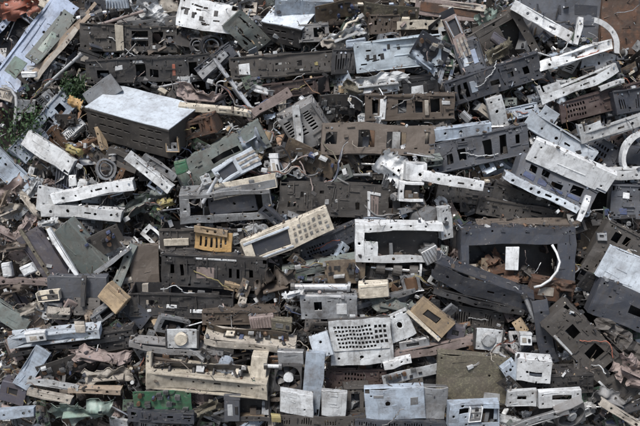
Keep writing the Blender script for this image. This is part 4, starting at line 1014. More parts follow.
H('block', 112, 299, 26, 20, 14, -42, 12, 0, 56, 'tan', 'tan wooden block', 'tan block standing on its corner beside the lower black deck', cut=False)
H('bar', 122, 268, 54, 8, 8, 68, 5, 0, 40, 'green_grey', 'grey-green stay', 'grey-green stay leaning towards the tan block')
H('panel', 78, 292, 58, 34, 12, 0, 12, 0, 34, 'slate_light', 'slate-purple plate', 'slate-purple plate with a vertical bar below the grey-green tilted tray', rounds=[])
H('bar', 84, 290, 32, 5, 6, 88, 0, 0, 44, 'charcoal', 'dark upright bar', 'dark upright bar fixed across the slate-purple plate')
# pinkish shards, left edge
for i, (x, y, w_, h_, r_, mm, lab) in enumerate((
    (12, 190, 34, 16, 40, 'pinkish', 'dull pink shard at the edge just below the pale blue edge panel'),
    (28, 205, 36, 9, -50, 'beige', 'beige slender shard beside the square white end plate'),
    (8, 212, 30, 14, 20, 'beige', 'wide beige shard at the edge beside dull pink ones'),
    (22, 228, 34, 12, 55, 'pinkish', 'dull pink shard leaning steeply beside the olive edge rail'),
    (10, 236, 30, 12, -25, 'pinkish', 'dull pink shard at the edge above the small white squares'),
    (34, 186, 24, 9, 60, 'dirty_white', 'grey-white shard beside the dark slate block'),
    (4, 200, 26, 8, 70, 'wood', 'brown shard standing upright at the edge'),
    (16, 248, 36, 8, 10, 'taupe', 'taupe flat shard lying above the small white squares'))):
    H('shard', x, y, w_, h_, 10, r_, 10, 0, 26 + i * 1.5, mm, 'pink shards', lab, group='pinkish shards at the edge of the heap')
H('block', 6, 270, 10, 15, 8, 5, 8, 0, 38, 'white_paint', 'white square', 'small upright white block at the edge below the pinkish shards', cut=False)
H('block', 27, 271, 12, 10, 8, 30, 8, 0, 38, 'white_paint', 'tilted white square', 'small tilted white block next to the upright one', cut=False)
H('bar', 20, 282, 60, 6, 12, -3, 10, 0, 34, 'pinkish', 'dull pink shelf', 'dull pink shelf strip beneath the small white blocks')
H('block', 48, 297, 22, 10, 10, 5, 10, 0, 44, 'cream', 'cream lump', 'cream lump between the blue-purple plate and the slate-purple plate')
H('shard', 14, 292, 34, 14, 12, 12, 10, 0, 34, 'brown', 'brown rag', 'brown buckled sheet at the edge beneath the dull pink shelf')
H('panel', 8, 318, 42, 16, 8, -35, 10, 0, 34, 'green_grey', 'grey-green edge strip', 'grey-green strip at the edge beneath the brown buckled sheet', rounds=[])
H('shard', 28, 312, 26, 12, 10, 35, 10, 0, 36, 'beige', 'beige scrap', 'beige scrap beside the grey-green edge strip')
# ---- centre, below the cream control panel
H('chassis', 330, 243, 74, 18, 20, 24, 10, 0, 28, 'slate', 'slate case under control panel', 'slate blue case just beneath the cream control panel', accents=[(-10, 10, -4, 2, 'blue')])
H('panel', 322, 268, 80, 10, 16, 10, 20, 0, 34, 'green_grey', 'grey thin shelf', 'grey-green thin shelf below the slate blue case', rounds=[])
H('pcb', 345, 272, 40, 26, 5, 0, 15, 0, 42, 'pcb_brown', 'brown coil board', 'brown board with coils between the cream block and the rods', pop=14, tall=2)
H('block', 374, 290, 30, 15, 12, 4, 14, 0, 60, 'cream', 'cream block', 'cream rectangular block beneath the white rectangular frame', cut=False)
H('rod', 322, 287, 58, 7, 6, -1, 0, 0, 54, 'galvanised', 'silver tube', 'silver tube lying above the silver notched box')
H('rod', 320, 296, 50, 5, 5, -2, 0, 0, 56, 'grey_metal', 'grey tube', 'grey tube just beneath the silver one')
H('shard', 292, 293, 22, 7, 6, 10, 0, 0, 58, 'white_paint', 'white splinter', 'white splinter at the end of the silver tube')
H('chassis', 329, 308, 56, 24, 24, 1, 14, 0, 52, 'galvanised', 'silver notched box', 'silver box with one dark notch and one white patch, above the keyboard plate', slots=[(-14, -6, -3, 6)], accents=[(8, 18, -6, 4, 'white_paint', 'patch', .8)], ribs=False)
H('roller', 396, 270, 50, 12, 8, -5, 0, 0, 36, 'umber', 'brown roller', 'brown roller under the white rectangular frame')
H('transformer', 412, 284, 18, 16, 12, 10, 10, 0, 40, 'copper', 'copper transformer', 'copper wound transformer close to the cream block')
H('shard', 395, 308, 50, 14, 12, -12, 20, 0, 40, 'green_grey', 'grey curved strip', 'grey curved strip below the copper wound transformer')
H('bar', 380, 301, 74, 5, 10, 14, 10, 0, 40, 'grey_metal', 'grey raised rail', 'grey rail rising across the heap above the keyboard plate')
H('keypad', 361, 342, 62, 46, 8, 5, 14, 0, 62, 'dirty_white', 'white keyboard plate', 'white keyboard plate full of small square key holes')
H('panel', 400, 327, 26, 26, 8, 22, 12, 0, 56, 'dirty_white', 'pale square plate', 'pale square plate tilted beside the keyboard plate', rounds=[(0, 2, 3)])
H('block', 432, 319, 42, 19, 12, -40, 12, 0, 62, 'tan', 'tan handset', 'tan handset with cream edge tilted above the pale blue-grey beam')
H('bar', 424, 325, 44, 4, 13, -40, 0, 0, 58, 'cream', 'cream handset edge', 'cream curved rail along the underside of the tan handset', solid=False)
H('block', 414, 345, 30, 9, 8, 10, 12, 0, 52, 'grey_metal', 'grey small box', 'small grey moulded box beneath the pale square plate')
H('block', 456, 332, 18, 14, 10, -10, 12, 0, 50, 'purple', 'muted purple box', 'muted purple moulded box next to the tan handset')
H('cup', 489, 340, 26, 22, 10, -5, 12, 0, 54, 'dirty_white', 'pale speaker unit', 'dirty white round-capped unit on a pale square plate beneath the blue-grey bar')
H('block', 526, 341, 11, 13, 8, 0, 10, 0, 58, 'white_paint', 'bright white cap', 'bright white cap between the speaker unit and the upright slate beam')
H('rod', 515, 353, 30, 4, 3, -28, 0, 0, 56, 'pinkish', 'short tan rod', 'short pinkish tan rod below the bright white cap')
H('chassis', 478, 318, 56, 22, 24, -8, 10, 0, 30, 'umber', 'umber box', 'umber box beneath the black lower rail', inner='pcb_brown')
H('bar', 432, 351, 90, 8, 12, 9, 14, 0, 50, 'pinkish', 'pinkish long rail', 'dull pinkish long rail rising above the olive plate')
H('bar', 398, 362, 28, 7, 8, 14, 10, 0, 58, 'white_paint', 'short white rail', 'short white rail between the keyboard plate and the pink strip')
H('pcb', 412, 374, 62, 12, 4, 15, 20, 0, 60, 'dirty_white', 'pink and white strip', 'pale strip board with pink and white parts above the pale twin plate', pop=14)
H('chassis', 356, 378, 60, 20, 26, 2, 12, 0, 40, 'dark_red', 'dark red shelf case', 'dark red-brown case directly beneath the keyboard plate')
H('panel', 474, 380, 74, 52, 12, -1, 16, 0, 50, 'olive', 'olive mottled plate', 'large mottled olive-yellow plate near the bottom edge', marks=[(10, 26, -22, -14, 'dirty_white')])
H('panel', 534, 371, 34, 23, 16, -3, 18, 0, 66, 'white_paint', 'white bracket box', 'white box bracket with a dark oblong hole below the upright slate beam', holes=[(-5, 8, -5, 0)])
H('panel', 512, 372, 16, 18, 10, 35, 12, 0, 60, 'pale_blue', 'pale blue ear', 'pale blue ear leaning on the white box bracket')
H('chassis', 556, 386, 74, 22, 26, 3, 16, 0, 46, 'charcoal', 'charcoal shelf case', 'charcoal case behind the two white slotted plates')
H('panel', 522, 399, 30, 17, 8, -2, 12, 0, 62, 'dirty_white', 'white slotted plate', 'smaller white plate with an oblong slot beside the olive mottled plate', holes=[(-4, 5, -2, 2)])
H('panel', 560, 400, 44, 17, 8, 3, 12, 0, 64, 'white_paint', 'long white slotted plate', 'longer bright white plate with an oblong slot near the bottom corner', holes=[(-8, 12, -1, 4)])
H('fan', 570, 417, 30, 30, 10, 20, 40, 0, 62, 'grey_plastic', 'grey flat fan', 'grey fan lying nearly flat below the long white slotted plate')
H('bar', 540, 419, 60, 6, 8, 16, 10, 0, 66, 'grey_metal', 'grey bottom rail', 'grey rail rising beneath the smaller white slotted plate')
H('bar', 622, 416, 52, 7, 8, -32, 10, 0, 60, 'beige', 'beige corner rail', 'beige rail slanting into the bottom corner')
H('shard', 612, 400, 40, 20, 14, -20, 20, 0, 48, 'grey_plastic', 'grey corner sheet', 'grey buckled sheet above the beige corner rail')
# ---- bottom band
H('bar', 55, 334, 92, 11, 20, 8, 22, 0, 48, 'cold_white', 'long pale shelf', 'long pale blue-white shelf with bits on it beneath the slate-purple plate')
H('block', 36, 337, 20, 10, 10, 8, 14, 0, 58, 'white_paint', 'white box on shelf', 'white block lying on the long pale shelf')
H('block', 78, 327, 10, 14, 8, 5, 14, 0, 58, 'beige', 'beige box on shelf', 'beige upright block at the end of the long pale shelf')
H('bar', 66, 346, 116, 4, 16, 7, 10, 0, 44, 'black', 'black shelf rail', 'thin black rail under the long pale shelf')
H('chassis', 118, 340, 34, 20, 20, 12, 14, 0, 40, 'charcoal', 'black small deck', 'black small case at the end of the black shelf rail')
H('panel', 32, 368, 44, 17, 6, 56, 10, 0, 50, 'pale_blue', 'pale blue slat', 'pale blue slat leaning steeply near the bottom corner', rounds=[])
H('shard', 100, 358, 62, 14, 14, -14, 20, 0, 50, 'pinkish', 'curved mauve strip', 'curved mauve-brown strip below the black small case')
H('shard', 108, 376, 52, 18, 14, 6, 30, 0, 46, 'beige', 'mauve-beige sheet', 'mauve-beige sheet above the pale green plastic')
H('pcb', 62, 366, 48, 20, 5, 20, 30, 0, 46, 'umber', 'brown littered board', 'brown board littered with pale parts beside the pale blue slat', pop=20, tall=1.5)
H('bar', 52, 384, 52, 6, 8, -8, 10, 0, 56, 'dirty_white', 'upper pale slat', 'upper of two pale slats beside the mauve-beige sheet')
H('bar', 50, 396, 46, 6, 8, -14, 10, 0, 58, 'beige', 'lower pale slat', 'lower, beige one of two slats at the corner')
H('bar', 94, 392, 52, 6, 10, -8, 20, 0, 54, 'wood', 'brown slat', 'brown slat running into the mauve-beige sheet')
H('bar', 14, 416, 40, 9, 10, 3, 12, 0, 54, 'pale_blue', 'pale blue corner slat', 'pale blue slat in the bottom corner of the heap')
H('block', 12, 395, 26, 22, 16, -15, 12, 0, 40, 'purple', 'dark purple box', 'dark purple moulded box above the pale blue corner slat')
H('shard', 82, 412, 64, 26, 14, 4, 35, 0, 56, 'pale_green', 'pale green plastic', 'pale green buckled plastic sheet at the bottom edge')
H('pcb', 162, 403, 58, 28, 4, 0, 25, 0, 58, 'green', 'green board', 'vivid green circuit board with pale yellowish parts below the cream tray', pop=22, tall=1.2)
H('chassis', 162, 418, 66, 12, 18, 0, 12, 0, 58, 'slate', 'slate foot case', 'slate case at the bottom edge under the vivid green board')
H('bar', 207, 383, 122, 17, 36, -4, 20, 0, 66, 'cream', 'long cream tray', 'long cream tray front, widest cream piece of the heap')
H('bar', 148, 369, 34, 5, 14, 90, 0, 0, 66, 'cream', 'cream upright', 'slim cream upright at one end of the long cream tray', solid=False)
H('panel', 259, 368, 15, 24, 24, -4, 10, 0, 68, 'cream', 'cream end plate', 'cream square-cornered plate at the other end of the long cream tray', rounds=[])
H('pcb', 202, 371, 92, 30, 6, -4, 55, 0, 56, 'umber', 'board inside cream tray', 'dark crowded circuit board lying inside the long cream tray', pop=34, tall=2.2)
H('motor', 226, 368, 14, 14, 12, 0, 20, 0, 62, 'pale_blue', 'blue-white motor', 'small blue-white motor on the board in the cream tray')
H('chassis', 168, 366, 34, 14, 18, -4, 14, 0, 56, 'brown', 'brown small case', 'brown small case standing inside the long cream tray')
H('block', 238, 375, 8, 8, 8, 20, 10, 0, 66, 'white_paint', 'white nub', 'white small cap inside the long cream tray')
H('cup', 182, 339, 30, 20, 12, -2, 14, 0, 58, 'cream', 'white capped unit', 'cream round-capped unit framed in black under the lower black deck')
H('rod', 275, 367, 16, 4, 3, 0, 0, 0, 68, 'white_paint', 'white peg', 'white peg joining the cream end plate and the small fan')
H('bar', 250, 347, 92, 7, 24, -5, 28, 0, 58, 'beige', 'beige shelf', 'beige thin shelf crowded with parts above the long cream tray')
H('pcb', 248, 336, 84, 26, 6, -4, 50, 0, 48, 'pcb_brown', 'board on beige shelf', 'brown crowded board on the thin beige shelf', pop=28, tall=2.2)
H('block', 262, 322, 24, 12, 10, 4, 14, 0, 54, 'pinkish', 'pinkish box', 'pinkish moulded box on the thin beige shelf')
H('block', 281, 326, 20, 12, 10, -4, 14, 0, 56, 'olive', 'olive box', 'olive moulded box beside the pinkish one on the beige shelf')
H('chassis', 240, 318, 78, 14, 20, 2, 14, 0, 40, 'brown', 'brown wide case', 'wide brown case between the lower black deck and the beige shelf')
H('bar', 175, 352, 96, 5, 16, -4, 20, 0, 52, 'grey_plastic', 'grey thin shelf rail', 'grey thin rail directly above the board inside the cream tray')
H('fan', 288, 379, 27, 27, 12, 0, 6, 0, 66, 'charcoal', 'small black fan', 'small black fan with a white hub beside the cream end plate')
H('panel', 291, 359, 24, 15, 10, 0, 16, 0, 62, 'grey_metal', 'grey square plate', 'grey square plate resting on the small black fan', rounds=[])
H('panel', 296, 404, 34, 22, 10, -3, 14, 0, 68, 'dirty_white', 'pale plate under fan', 'pale plate directly beneath the small black fan', rounds=[(8, -4, 1)])
H('panel', 313, 384, 18, 66, 10, -5, 8, 0, 64, 'pale_blue', 'pale blue upright strip', 'pale blue-white upright strip between the fan and the dark red shelf case', rounds=[(0, -20, 1)])
H('panel', 321, 346, 19, 25, 8, 18, 8, 0, 68, 'cold_white', 'cold white tile', 'cold white small tile leaning on the keyboard plate', rounds=[(0, 4, 1.4)])
H('panel', 333, 405, 24, 26, 10, -4, 12, 0, 64, 'dirty_white', 'pale plate by strip', 'pale plate beside the pale blue upright strip at the bottom', rounds=[])
H('chassis', 356, 402, 26, 30, 20, 0, 12, 0, 50, 'umber', 'umber narrow case', 'umber narrow case between pale plates at the bottom edge')
H('panel', 396, 405, 60, 34, 10, 4, 14, 0, 68, 'pale_blue', 'pale twin plate', 'pale blue-grey plate with one dark hole under the pink and white strip', rounds=[(-8, 2, 2.6), (20, 2, 1.2), (-24, 10, 1)], marks=[(16, 24, -2, 6, 'grey_metal'), (-22, -12, 8, 11, 'grey_metal')])
H('panel', 432, 404, 28, 34, 10, -6, 12, 0, 62, 'grey_metal', 'grey plate by olive one', 'grey plate beside the olive mottled plate', rounds=[])
H('frame', 474, 416, 52, 26, 16, -2, 12, 0, 66, 'pale_blue', 'pale blue bottom frame', 'pale blue open frame at the bottom edge below the olive mottled plate', bar=6, left=10, tab=True)
H('block', 476, 416, 12, 16, 8, 0, 12, 0, 70, 'white_paint', 'white arch piece', 'white arched moulded block inside the pale blue bottom frame')
H('shard', 208, 409, 26, 20, 10, 20, 20, 0, 60, 'olive', 'olive crumple', 'olive crumpled scrap beside the vivid green board at the bottom')
H('block', 232, 408, 16, 28, 14, -3, 12, 0, 60, 'slate_light', 'slate upright box', 'slate upright moulded box beside the olive crumpled scrap')
H('frame', 252, 408, 36, 26, 14, 0, 12, 0, 58, 'charcoal', 'charcoal small frame', 'charcoal open frame between the slate upright box and the pale plate', bar=4, left=5, tab=False)
H('block', 277, 420, 10, 10, 8, 0, 12, 0, 68, 'yellow', 'yellow cap', 'small yellow-green cap at the bottom edge below the charcoal frame')
H('chassis', 320, 422, 90, 12, 20, 0, 12, 0, 56, 'umber', 'umber foot case', 'umber case along the bottom edge beneath the pale plates')
H('chassis', 400, 425, 90, 8, 20, 0, 12, 0, 56, 'slate', 'slate bottom case', 'slate case along the bottom edge beneath the pale twin plate')

H('shard', 492, 262, 22, 18, 14, 30, 10, 0, 30, 'rust', 'rusty shreds', 'rust-brown shred hanging inside the wide opening of the dark slate case', group='rusty shreds inside the dark slate case')
H('shard', 482, 270, 16, 14, 14, -20, 10, 0, 33, 'tan', 'rusty shreds', 'rust-brown shred hanging inside the wide opening of the dark slate case', group='rusty shreds inside the dark slate case')
H('shard', 510, 282, 26, 14, 14, 10, 10, 0, 36, 'rust', 'rusty shreds', 'rust-brown shred hanging inside the wide opening of the dark slate case', group='rusty shreds inside the dark slate case')
H('shard', 528, 274, 18, 12, 14, -35, 10, 0, 39, 'umber', 'rusty shreds', 'rust-brown shred hanging inside the wide opening of the dark slate case', group='rusty shreds inside the dark slate case')
H('shard', 545, 284, 24, 16, 14, 20, 10, 0, 42, 'rust', 'rusty shreds', 'rust-brown shred hanging inside the wide opening of the dark slate case', group='rusty shreds inside the dark slate case')
H('shard', 566, 288, 20, 14, 14, -10, 10, 0, 45, 'rust', 'rusty shreds', 'rust-brown shred hanging inside the wide opening of the dark slate case', group='rusty shreds inside the dark slate case')
H('loom', 262, 155, 60, 6, 6, 10, 10, 0, 34, 'black', 'wire tangle by capsule', 'tangle of fine wires above the upright white capsule', solid=False, n=9)
H('loom', 300, 176, 70, 6, 6, -10, 10, 0, 38, 'black', 'wire tangle on long case', 'long tangle of fine wires over the grey-brown long case', solid=False, n=9)
H('loom', 352, 176, 56, 6, 6, 20, 10, 0, 36, 'black', 'wire tangle by flap', 'tangle of fine wires beside the white triangular flap', solid=False, n=8)
H('loom', 330, 262, 60, 6, 6, 10, 10, 0, 50, 'black', 'wire tangle under control panel', 'tangle of fine wires below the cream control panel', solid=False, n=10)
H('loom', 150, 205, 50, 6, 6, 30, 10, 0, 34, 'black', 'wire tangle by tray frame', 'tangle of fine wires beside the grey-white tray frame', solid=False, n=8)
H('loom', 240, 92, 60, 6, 6, -20, 10, 0, 34, 'black', 'wire tangle by rod', 'tangle of fine wires under the pale slanted rod', solid=False, n=8)
H('loom', 40, 100, 50, 6, 6, 40, 10, 0, 26, 'black', 'wire tangle by weed', 'tangle of fine wires above the leafy green weed', solid=False, n=8)
H('loom', 380, 318, 50, 6, 6, 0, 10, 0, 58, 'black', 'wire tangle by keyboard', 'tangle of fine wires over the top of the keyboard plate', solid=False, n=7)
H('loom', 500, 356, 60, 6, 6, 20, 10, 0, 58, 'black', 'wire tangle by bracket box', 'tangle of fine wires beside the white box bracket', solid=False, n=8)


# ================================================================== loose pieces between the big ones
rnd.seed(42)
ZONES = [(20, 30, 50, 'pink'), (25, 215, 60, 'pink'), (60, 370, 90, 'pink'), (200, 100, 50, 'warm'), (100, 165, 60, 'warm'), (300, 165, 50, 'warm'), (370, 15, 80, 'warm'),
         (580, 90, 120, 'cold'), (540, 30, 90, 'cold'), (560, 250, 140, 'dark'), (400, 290, 60, 'warm'), (220, 340, 90, 'warm'), (350, 370, 60, 'warm'), (480, 330, 50, 'warm'), (600, 380, 70, 'dark'), (80, 80, 60, 'dark')]
TONES = {'warm': ['brown', 'taupe', 'beige', 'pinkish', 'umber', 'tan', 'copper', 'grey_metal', 'charcoal'], 'pink': ['pinkish', 'beige', 'taupe', 'dirty_white', 'umber', 'purple', 'wood'],
         'cold': ['slate', 'slate_light', 'pale_blue', 'dirty_white', 'charcoal', 'grey_metal'], 'dark': ['charcoal', 'black', 'umber', 'slate', 'black', 'dark_red', 'dirty_white', 'charcoal'],
         'any': ['charcoal', 'black', 'charcoal', 'grey_metal', 'dirty_white', 'umber', 'green_grey', 'beige', 'slate', 'galvanised', 'umber', 'pale_blue']}
COLW = {'brown': 'brown', 'taupe': 'taupe', 'beige': 'beige', 'pinkish': 'dull pink', 'umber': 'dark brown', 'tan': 'tan', 'copper': 'coppery', 'grey_metal': 'grey metal', 'charcoal': 'charcoal',
        'dirty_white': 'dirty white', 'purple': 'dark purple', 'wood': 'woody brown', 'slate': 'slate', 'slate_light': 'blue-grey', 'pale_blue': 'pale blue', 'black': 'black', 'grey_plastic': 'grey',
        'dark_red': 'dark red', 'green_grey': 'grey-green', 'galvanised': 'shiny grey', 'pcb_green': 'green', 'pcb_brown': 'brown', 'red': 'red', 'blue': 'blue', 'yellow': 'yellow', 'white_paint': 'white', 'cream': 'cream', 'olive': 'olive'}
# kind: width, height, depth range, name, category, group, weight
FK = {
 'pcb': ((16, 34), (.45, .8), 3, 'circuit_board', 'circuit board', 'loose circuit boards in the heap', 10, ['pcb_green', 'pcb_brown', 'pcb_green', 'umber']),
 'bar': ((20, 44), (.12, .25), 8, 'metal_bracket', 'bracket', 'loose brackets in the heap', 8, None),
 'panel': ((16, 36), (.4, .8), 6, 'sheet_metal_cover', 'cover', 'loose covers in the heap', 5, None),
 'chassis': ((26, 50), (.3, .45), 18, 'equipment_chassis', 'chassis', 'smaller cases in the heap', 6, None),
 'block': ((8, 22), (.5, .9), 9, 'plastic_housing', 'housing', 'small housings in the heap', 6, None),
 'cable': ((28, 60), (.1, .1), 4, 'cable', 'cable', 'loose cables in the heap', 8, ['black', 'charcoal', 'dirty_white', 'grey_plastic', 'black', 'blue', 'black', 'beige']),
 'bezel': ((24, 42), (.35, .5), 6, 'plastic_fascia', 'fascia', 'loose fascias in the heap', 4, None),
 'shard': ((14, 34), (.4, .8), 9, 'broken_sheet', 'scrap sheet', 'torn sheets in the heap', 6, None),
 'motor': ((9, 15), (1, 1), 10, 'electric_motor', 'motor', 'small motors in the heap', 2, ['galvanised', 'grey_metal', 'charcoal']),
 'transformer': ((10, 18), (.8, 1), 9, 'transformer', 'transformer', 'transformers in the heap', 2, ['copper', 'tan', 'umber']),
 'psu': ((24, 34), (.55, .7), 20, 'power_supply', 'power supply', 'power supplies in the heap', 2, ['galvanised', 'grey_metal', 'charcoal']),
 'roller': ((28, 50), (.15, .25), 5, 'feed_roller', 'roller', 'feed rollers in the heap', 2, ['black', 'umber', 'grey_plastic']),
 'rod': ((24, 54), (.06, .1), 3, 'metal_rod', 'rod', 'thin rods in the heap', 3, ['galvanised', 'grey_metal', 'chrome']),
 'drive': ((26, 34), (.28, .34), 20, 'disc_drive', 'disc drive', 'disc drives in the heap', 3, ['beige', 'charcoal', 'dirty_white', 'black']),
 'frame': ((28, 46), (.4, .6), 12, 'steel_cage', 'frame', 'small open frames in the heap', 3, ['galvanised', 'dirty_white', 'grey_metal', 'charcoal']),
 'loom': ((26, 50), (.1, .1), 4, 'wire_tangle', 'wires', 'tangles of wire in the heap', 9, ['black']),
 'fan': ((14, 20), (1, 1), 6, 'cooling_fan', 'fan', 'small cooling fans in the heap', 1, ['charcoal', 'black']),
}
CACHE = {}
def copy_tree(o, parent=None):
    c = o.copy(); col.objects.link(c); c.parent = parent
    for ch in o.children: copy_tree(ch, c)
    return c
def proto(kind, m):
    key = (kind, m)
    L_ = CACHE.setdefault(key, [])
    if len(L_) < (2 if kind not in ('shard', 'cable') else 3):
        (a, b), (c, e), d, nm, cat, grp, wt, ms = FK[kind]
        w_ = rnd.uniform(a, b); h_ = w_ * rnd.uniform(c, e)
        T = thing(nm, '', cat, Matrix.Identity(4), grp)
        CURRENT.update(w=min(1.8, w_ * .06), seed=rnd.random() * 40, oy=h_ / 2, bev=None, kink=tuple((sg * w_ * rnd.uniform(.1, .35), rnd.uniform(-.2, .2), rnd.uniform(-.3, .3)) for sg in (1, -1)) if kind in ('bar', 'panel', 'shard', 'pcb', 'frame', 'bezel', 'rod') else ())
        kw = {}
        if kind == 'pcb': kw = dict(pop=rnd.randint(12, 18), tall=rnd.uniform(1, 1.8))
        if kind == 'frame': kw = dict(bar=4, left=6, right=4, tab=False)
        if kind == 'cable': kw = dict(r=rnd.uniform(.45, 1.0), plug=rnd.random() < .4)
        B[kind](T, w_, h_, d, m, **kw)
        CURRENT.update(w=0, kink=())
        L_.append((T, w_, h_, d)); return T, w_, h_, d, True
    i = rnd.randrange(len(L_))
    T, w_, h_, d = L_[i]
    return copy_tree(T), w_, h_, d, False
SITES = []
tries = 0
def zone(x, y):
    c = [z for z in ZONES if math.hypot(x - z[0], y - z[1]) < z[2]]
    return rnd.choice(c)[3] if c and rnd.random() < .75 else 'any'
while tries < 60000 and len(SITES) < 720:
    tries += 1
    x, y = rnd.uniform(-4, 644), rnd.uniform(-4, 430)
    if any((x - a) ** 2 + (y - b) ** 2 < 8.0 ** 2 for a, b in SITES): continue
    if any(inside(hl, x, y, 2.0) for hl in HULLS): continue
    if any(math.hypot(x - a, y - b) < r for a, b, r in VOIDS): continue
    SITES.append((x, y))
kinds = list(FK); wts = [FK[k][6] for k in kinds]
used_labels = {}
REL = lambda dx, dy: ('above' if dy < 0 else 'below') if abs(dy) > abs(dx) * .8 else 'beside'
for (x, y) in SITES:
    kind = rnd.choices(kinds, wts)[0]
    if kind == 'shard' and rnd.random() < .5: kind = rnd.choice(('pcb', 'loom', 'motor', 'bar'))
    zt = zone(x, y)
    m = rnd.choice(FK[kind][7] or TONES[zt])
    T, w_, h_, d, fresh = proto(kind, m)
    nz_ = sorted(REFS, key=lambda r: math.hypot(r[0] - x, r[1] - y))[:4]
    z = min(sum(r[3] for r in nz_) / 4, nz_[0][3] + 4) - rnd.uniform(8, 24)
    k = rnd.uniform(.6, .95) * (.88 if y > 280 or x < 60 else 1)
    roll = rnd.choice((rnd.gauss(0, 14), rnd.gauss(0, 40), rnd.uniform(-90, 90)))
    M, rot = pose(x, y, z, roll, rnd.uniform(-10, 40), rnd.uniform(-35, 35), k, h_)
    T.matrix_world = M
    near = sorted(REFS, key=lambda r: math.hypot(r[0] - x, r[1] - y))[:5]
    cw = 'many-coloured' if kind == 'loom' else COLW.get(m, m.replace('_', ' ')); noun = {'cable': 'cable', 'loom': 'wire tangle', 'pcb': 'circuit board', 'bar': 'drilled bracket', 'panel': 'sheet cover', 'chassis': 'small case', 'block': 'housing', 'bezel': 'bezel',
        'shard': 'torn sheet', 'motor': 'motor', 'transformer': 'transformer', 'psu': 'power supply', 'roller': 'feed roller', 'rod': 'thin rod', 'drive': 'disc drive', 'frame': 'open frame', 'fan': 'cooling fan'}[kind]
    tilt = 'level' if abs(roll) < 10 else ('steep' if abs(roll) > 50 else 'tilted')
    cands = [f"{cw} {noun} {REL(x - n[0], y - n[1])} the {n[2]}" for n in near[:3]]
    cands += [f"{tilt} {cw} {noun} {REL(x - n[0], y - n[1])} the {n[2]}" for n in near]
    cands += [f"{cw} {noun} between the {near[0][2]} and the {n[2]}" for n in near[1:]]
    cands += [f"{tilt} {cw} {noun} between the {near[1][2]} and the {n[2]}" for n in near[2:]]
    cands = [c for c in cands if len(c.split()) <= 16]
    lab = next((c for c in cands if c not in used_labels), cands[0])
    used_labels[lab] = 1
    T['label'] = lab

# ================================================================== the ground, the heap's core and the crumbs on it
def grid_mesh(name, nx, ny, fn, m, kind):
    vs = [tuple(fn(i / nx, j / ny)) for j in range(ny + 1) for i in range(nx + 1)]
    fs = [(j * (nx + 1) + i, j * (nx + 1) + i + 1, (j + 1) * (nx + 1) + i + 1, (j + 1) * (nx + 1) + i) for j in range(ny) for i in range(nx)]
    me = bpy.data.meshes.new(name); me.from_pydata(vs, [], fs); me.materials.append(MATS[m]); me.update()
    o = bpy.data.objects.new(name, me); col.objects.link(o); o['kind'] = kind
    return o
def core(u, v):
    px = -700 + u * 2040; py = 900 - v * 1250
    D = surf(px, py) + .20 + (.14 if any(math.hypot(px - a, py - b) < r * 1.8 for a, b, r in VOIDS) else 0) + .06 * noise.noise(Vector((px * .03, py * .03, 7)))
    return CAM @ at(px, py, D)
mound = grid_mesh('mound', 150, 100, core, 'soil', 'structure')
gr = grid_mesh('ground', 40, 40, lambda u, v: Vector(((u - .5) * 120, (v - .35) * 120, 0.0)), 'asphalt', 'structure')
zs = [v.co.z for v in mound.data.vertices]
PAL = ['charcoal', 'umber', 'slate', 'taupe', 'grey_metal', 'dirty_white', 'beige', 'pinkish', 'galvanised', 'black', 'brown', 'pcb_green', 'copper', 'pale_blue', 'grey_plastic', 'rust', 'cream', 'white_paint', 'tan']
PW = [11, 10, 6, 5, 5, 9, 5, 5, 4, 11, 6, 2, 2, 3, 5, 2, 3, 3, 2]
rnd.seed(99)
mb = MB()
def bit(px, py, zz, big=1.0):
    D = surf(px, py) - zz * S
    c = at(px, py, D) / S
    rot = Euler([rnd.uniform(-3, 3) for _ in range(3)]).to_matrix()
    mb.mi = rnd.choices(range(len(PAL)), PW)[0]
    k = rnd.random(); L_ = min(rnd.expovariate(1 / 3.2) + 1.5, 13) * big
    n0 = len(mb.v)
    if k < .12:
        a_ = L_ * 1.1; mb.box(-a_, a_, -a_ * .6, a_ * .6, -.3, 0)
        for _q in range(7):
            x_, y_, t_ = rnd.uniform(-a_ * .9, a_ * .7), rnd.uniform(-a_ * .5, a_ * .35), rnd.uniform(.5, 1.4); mb.mi = rnd.choices(range(len(PAL)), PW)[0]
            mb.box(x_, x_ + t_ * rnd.uniform(.6, 2), y_, y_ + t_, .01, t_ * rnd.uniform(.4, 1.6))
    elif k < .42: mb.box(-L_ / 2, L_ / 2, -L_ * rnd.uniform(.1, .4), L_ * .2, -L_ * .12, L_ * .1)
    elif k < .6: mb.box(-L_, L_, -.7, .7, -.4, .4)
    elif k < .7: mb.cyl((0, 0, 0), 'z', L_ * .25, L_ * rnd.uniform(.3, 1.0), 8)
    elif k < .85:
        P = [Vector((0, 0, 0))]; dr = Vector((1, 0, 0))
        for _ in range(7):
            dr = (dr + Vector([rnd.uniform(-.7, .7) for _ in range(3)])).normalized(); P.append(P[-1] + dr * L_ * .7)
        mb.tube(P, rnd.uniform(.25, .6), 5)
    else:
        a = [Vector((rnd.uniform(-1, 1) * L_, rnd.uniform(-.7, .7) * L_, rnd.uniform(-.2, .2) * L_)) for _ in range(3)]
        nrm = Vector((0, 0, .35)); n = len(mb.v)
        mb.v += [tuple(q) for q in a] + [tuple(q - nrm) for q in a]
        for f in ((0, 1, 2), (5, 4, 3), (0, 3, 4, 1), (1, 4, 5, 2), (2, 5, 3, 0)): mb.f.append(tuple(n + t for t in f)); mb.m.append(mb.mi)
    for i in range(n0, len(mb.v)):
        mb.v[i] = tuple(rot @ Vector(mb.v[i]) + c)
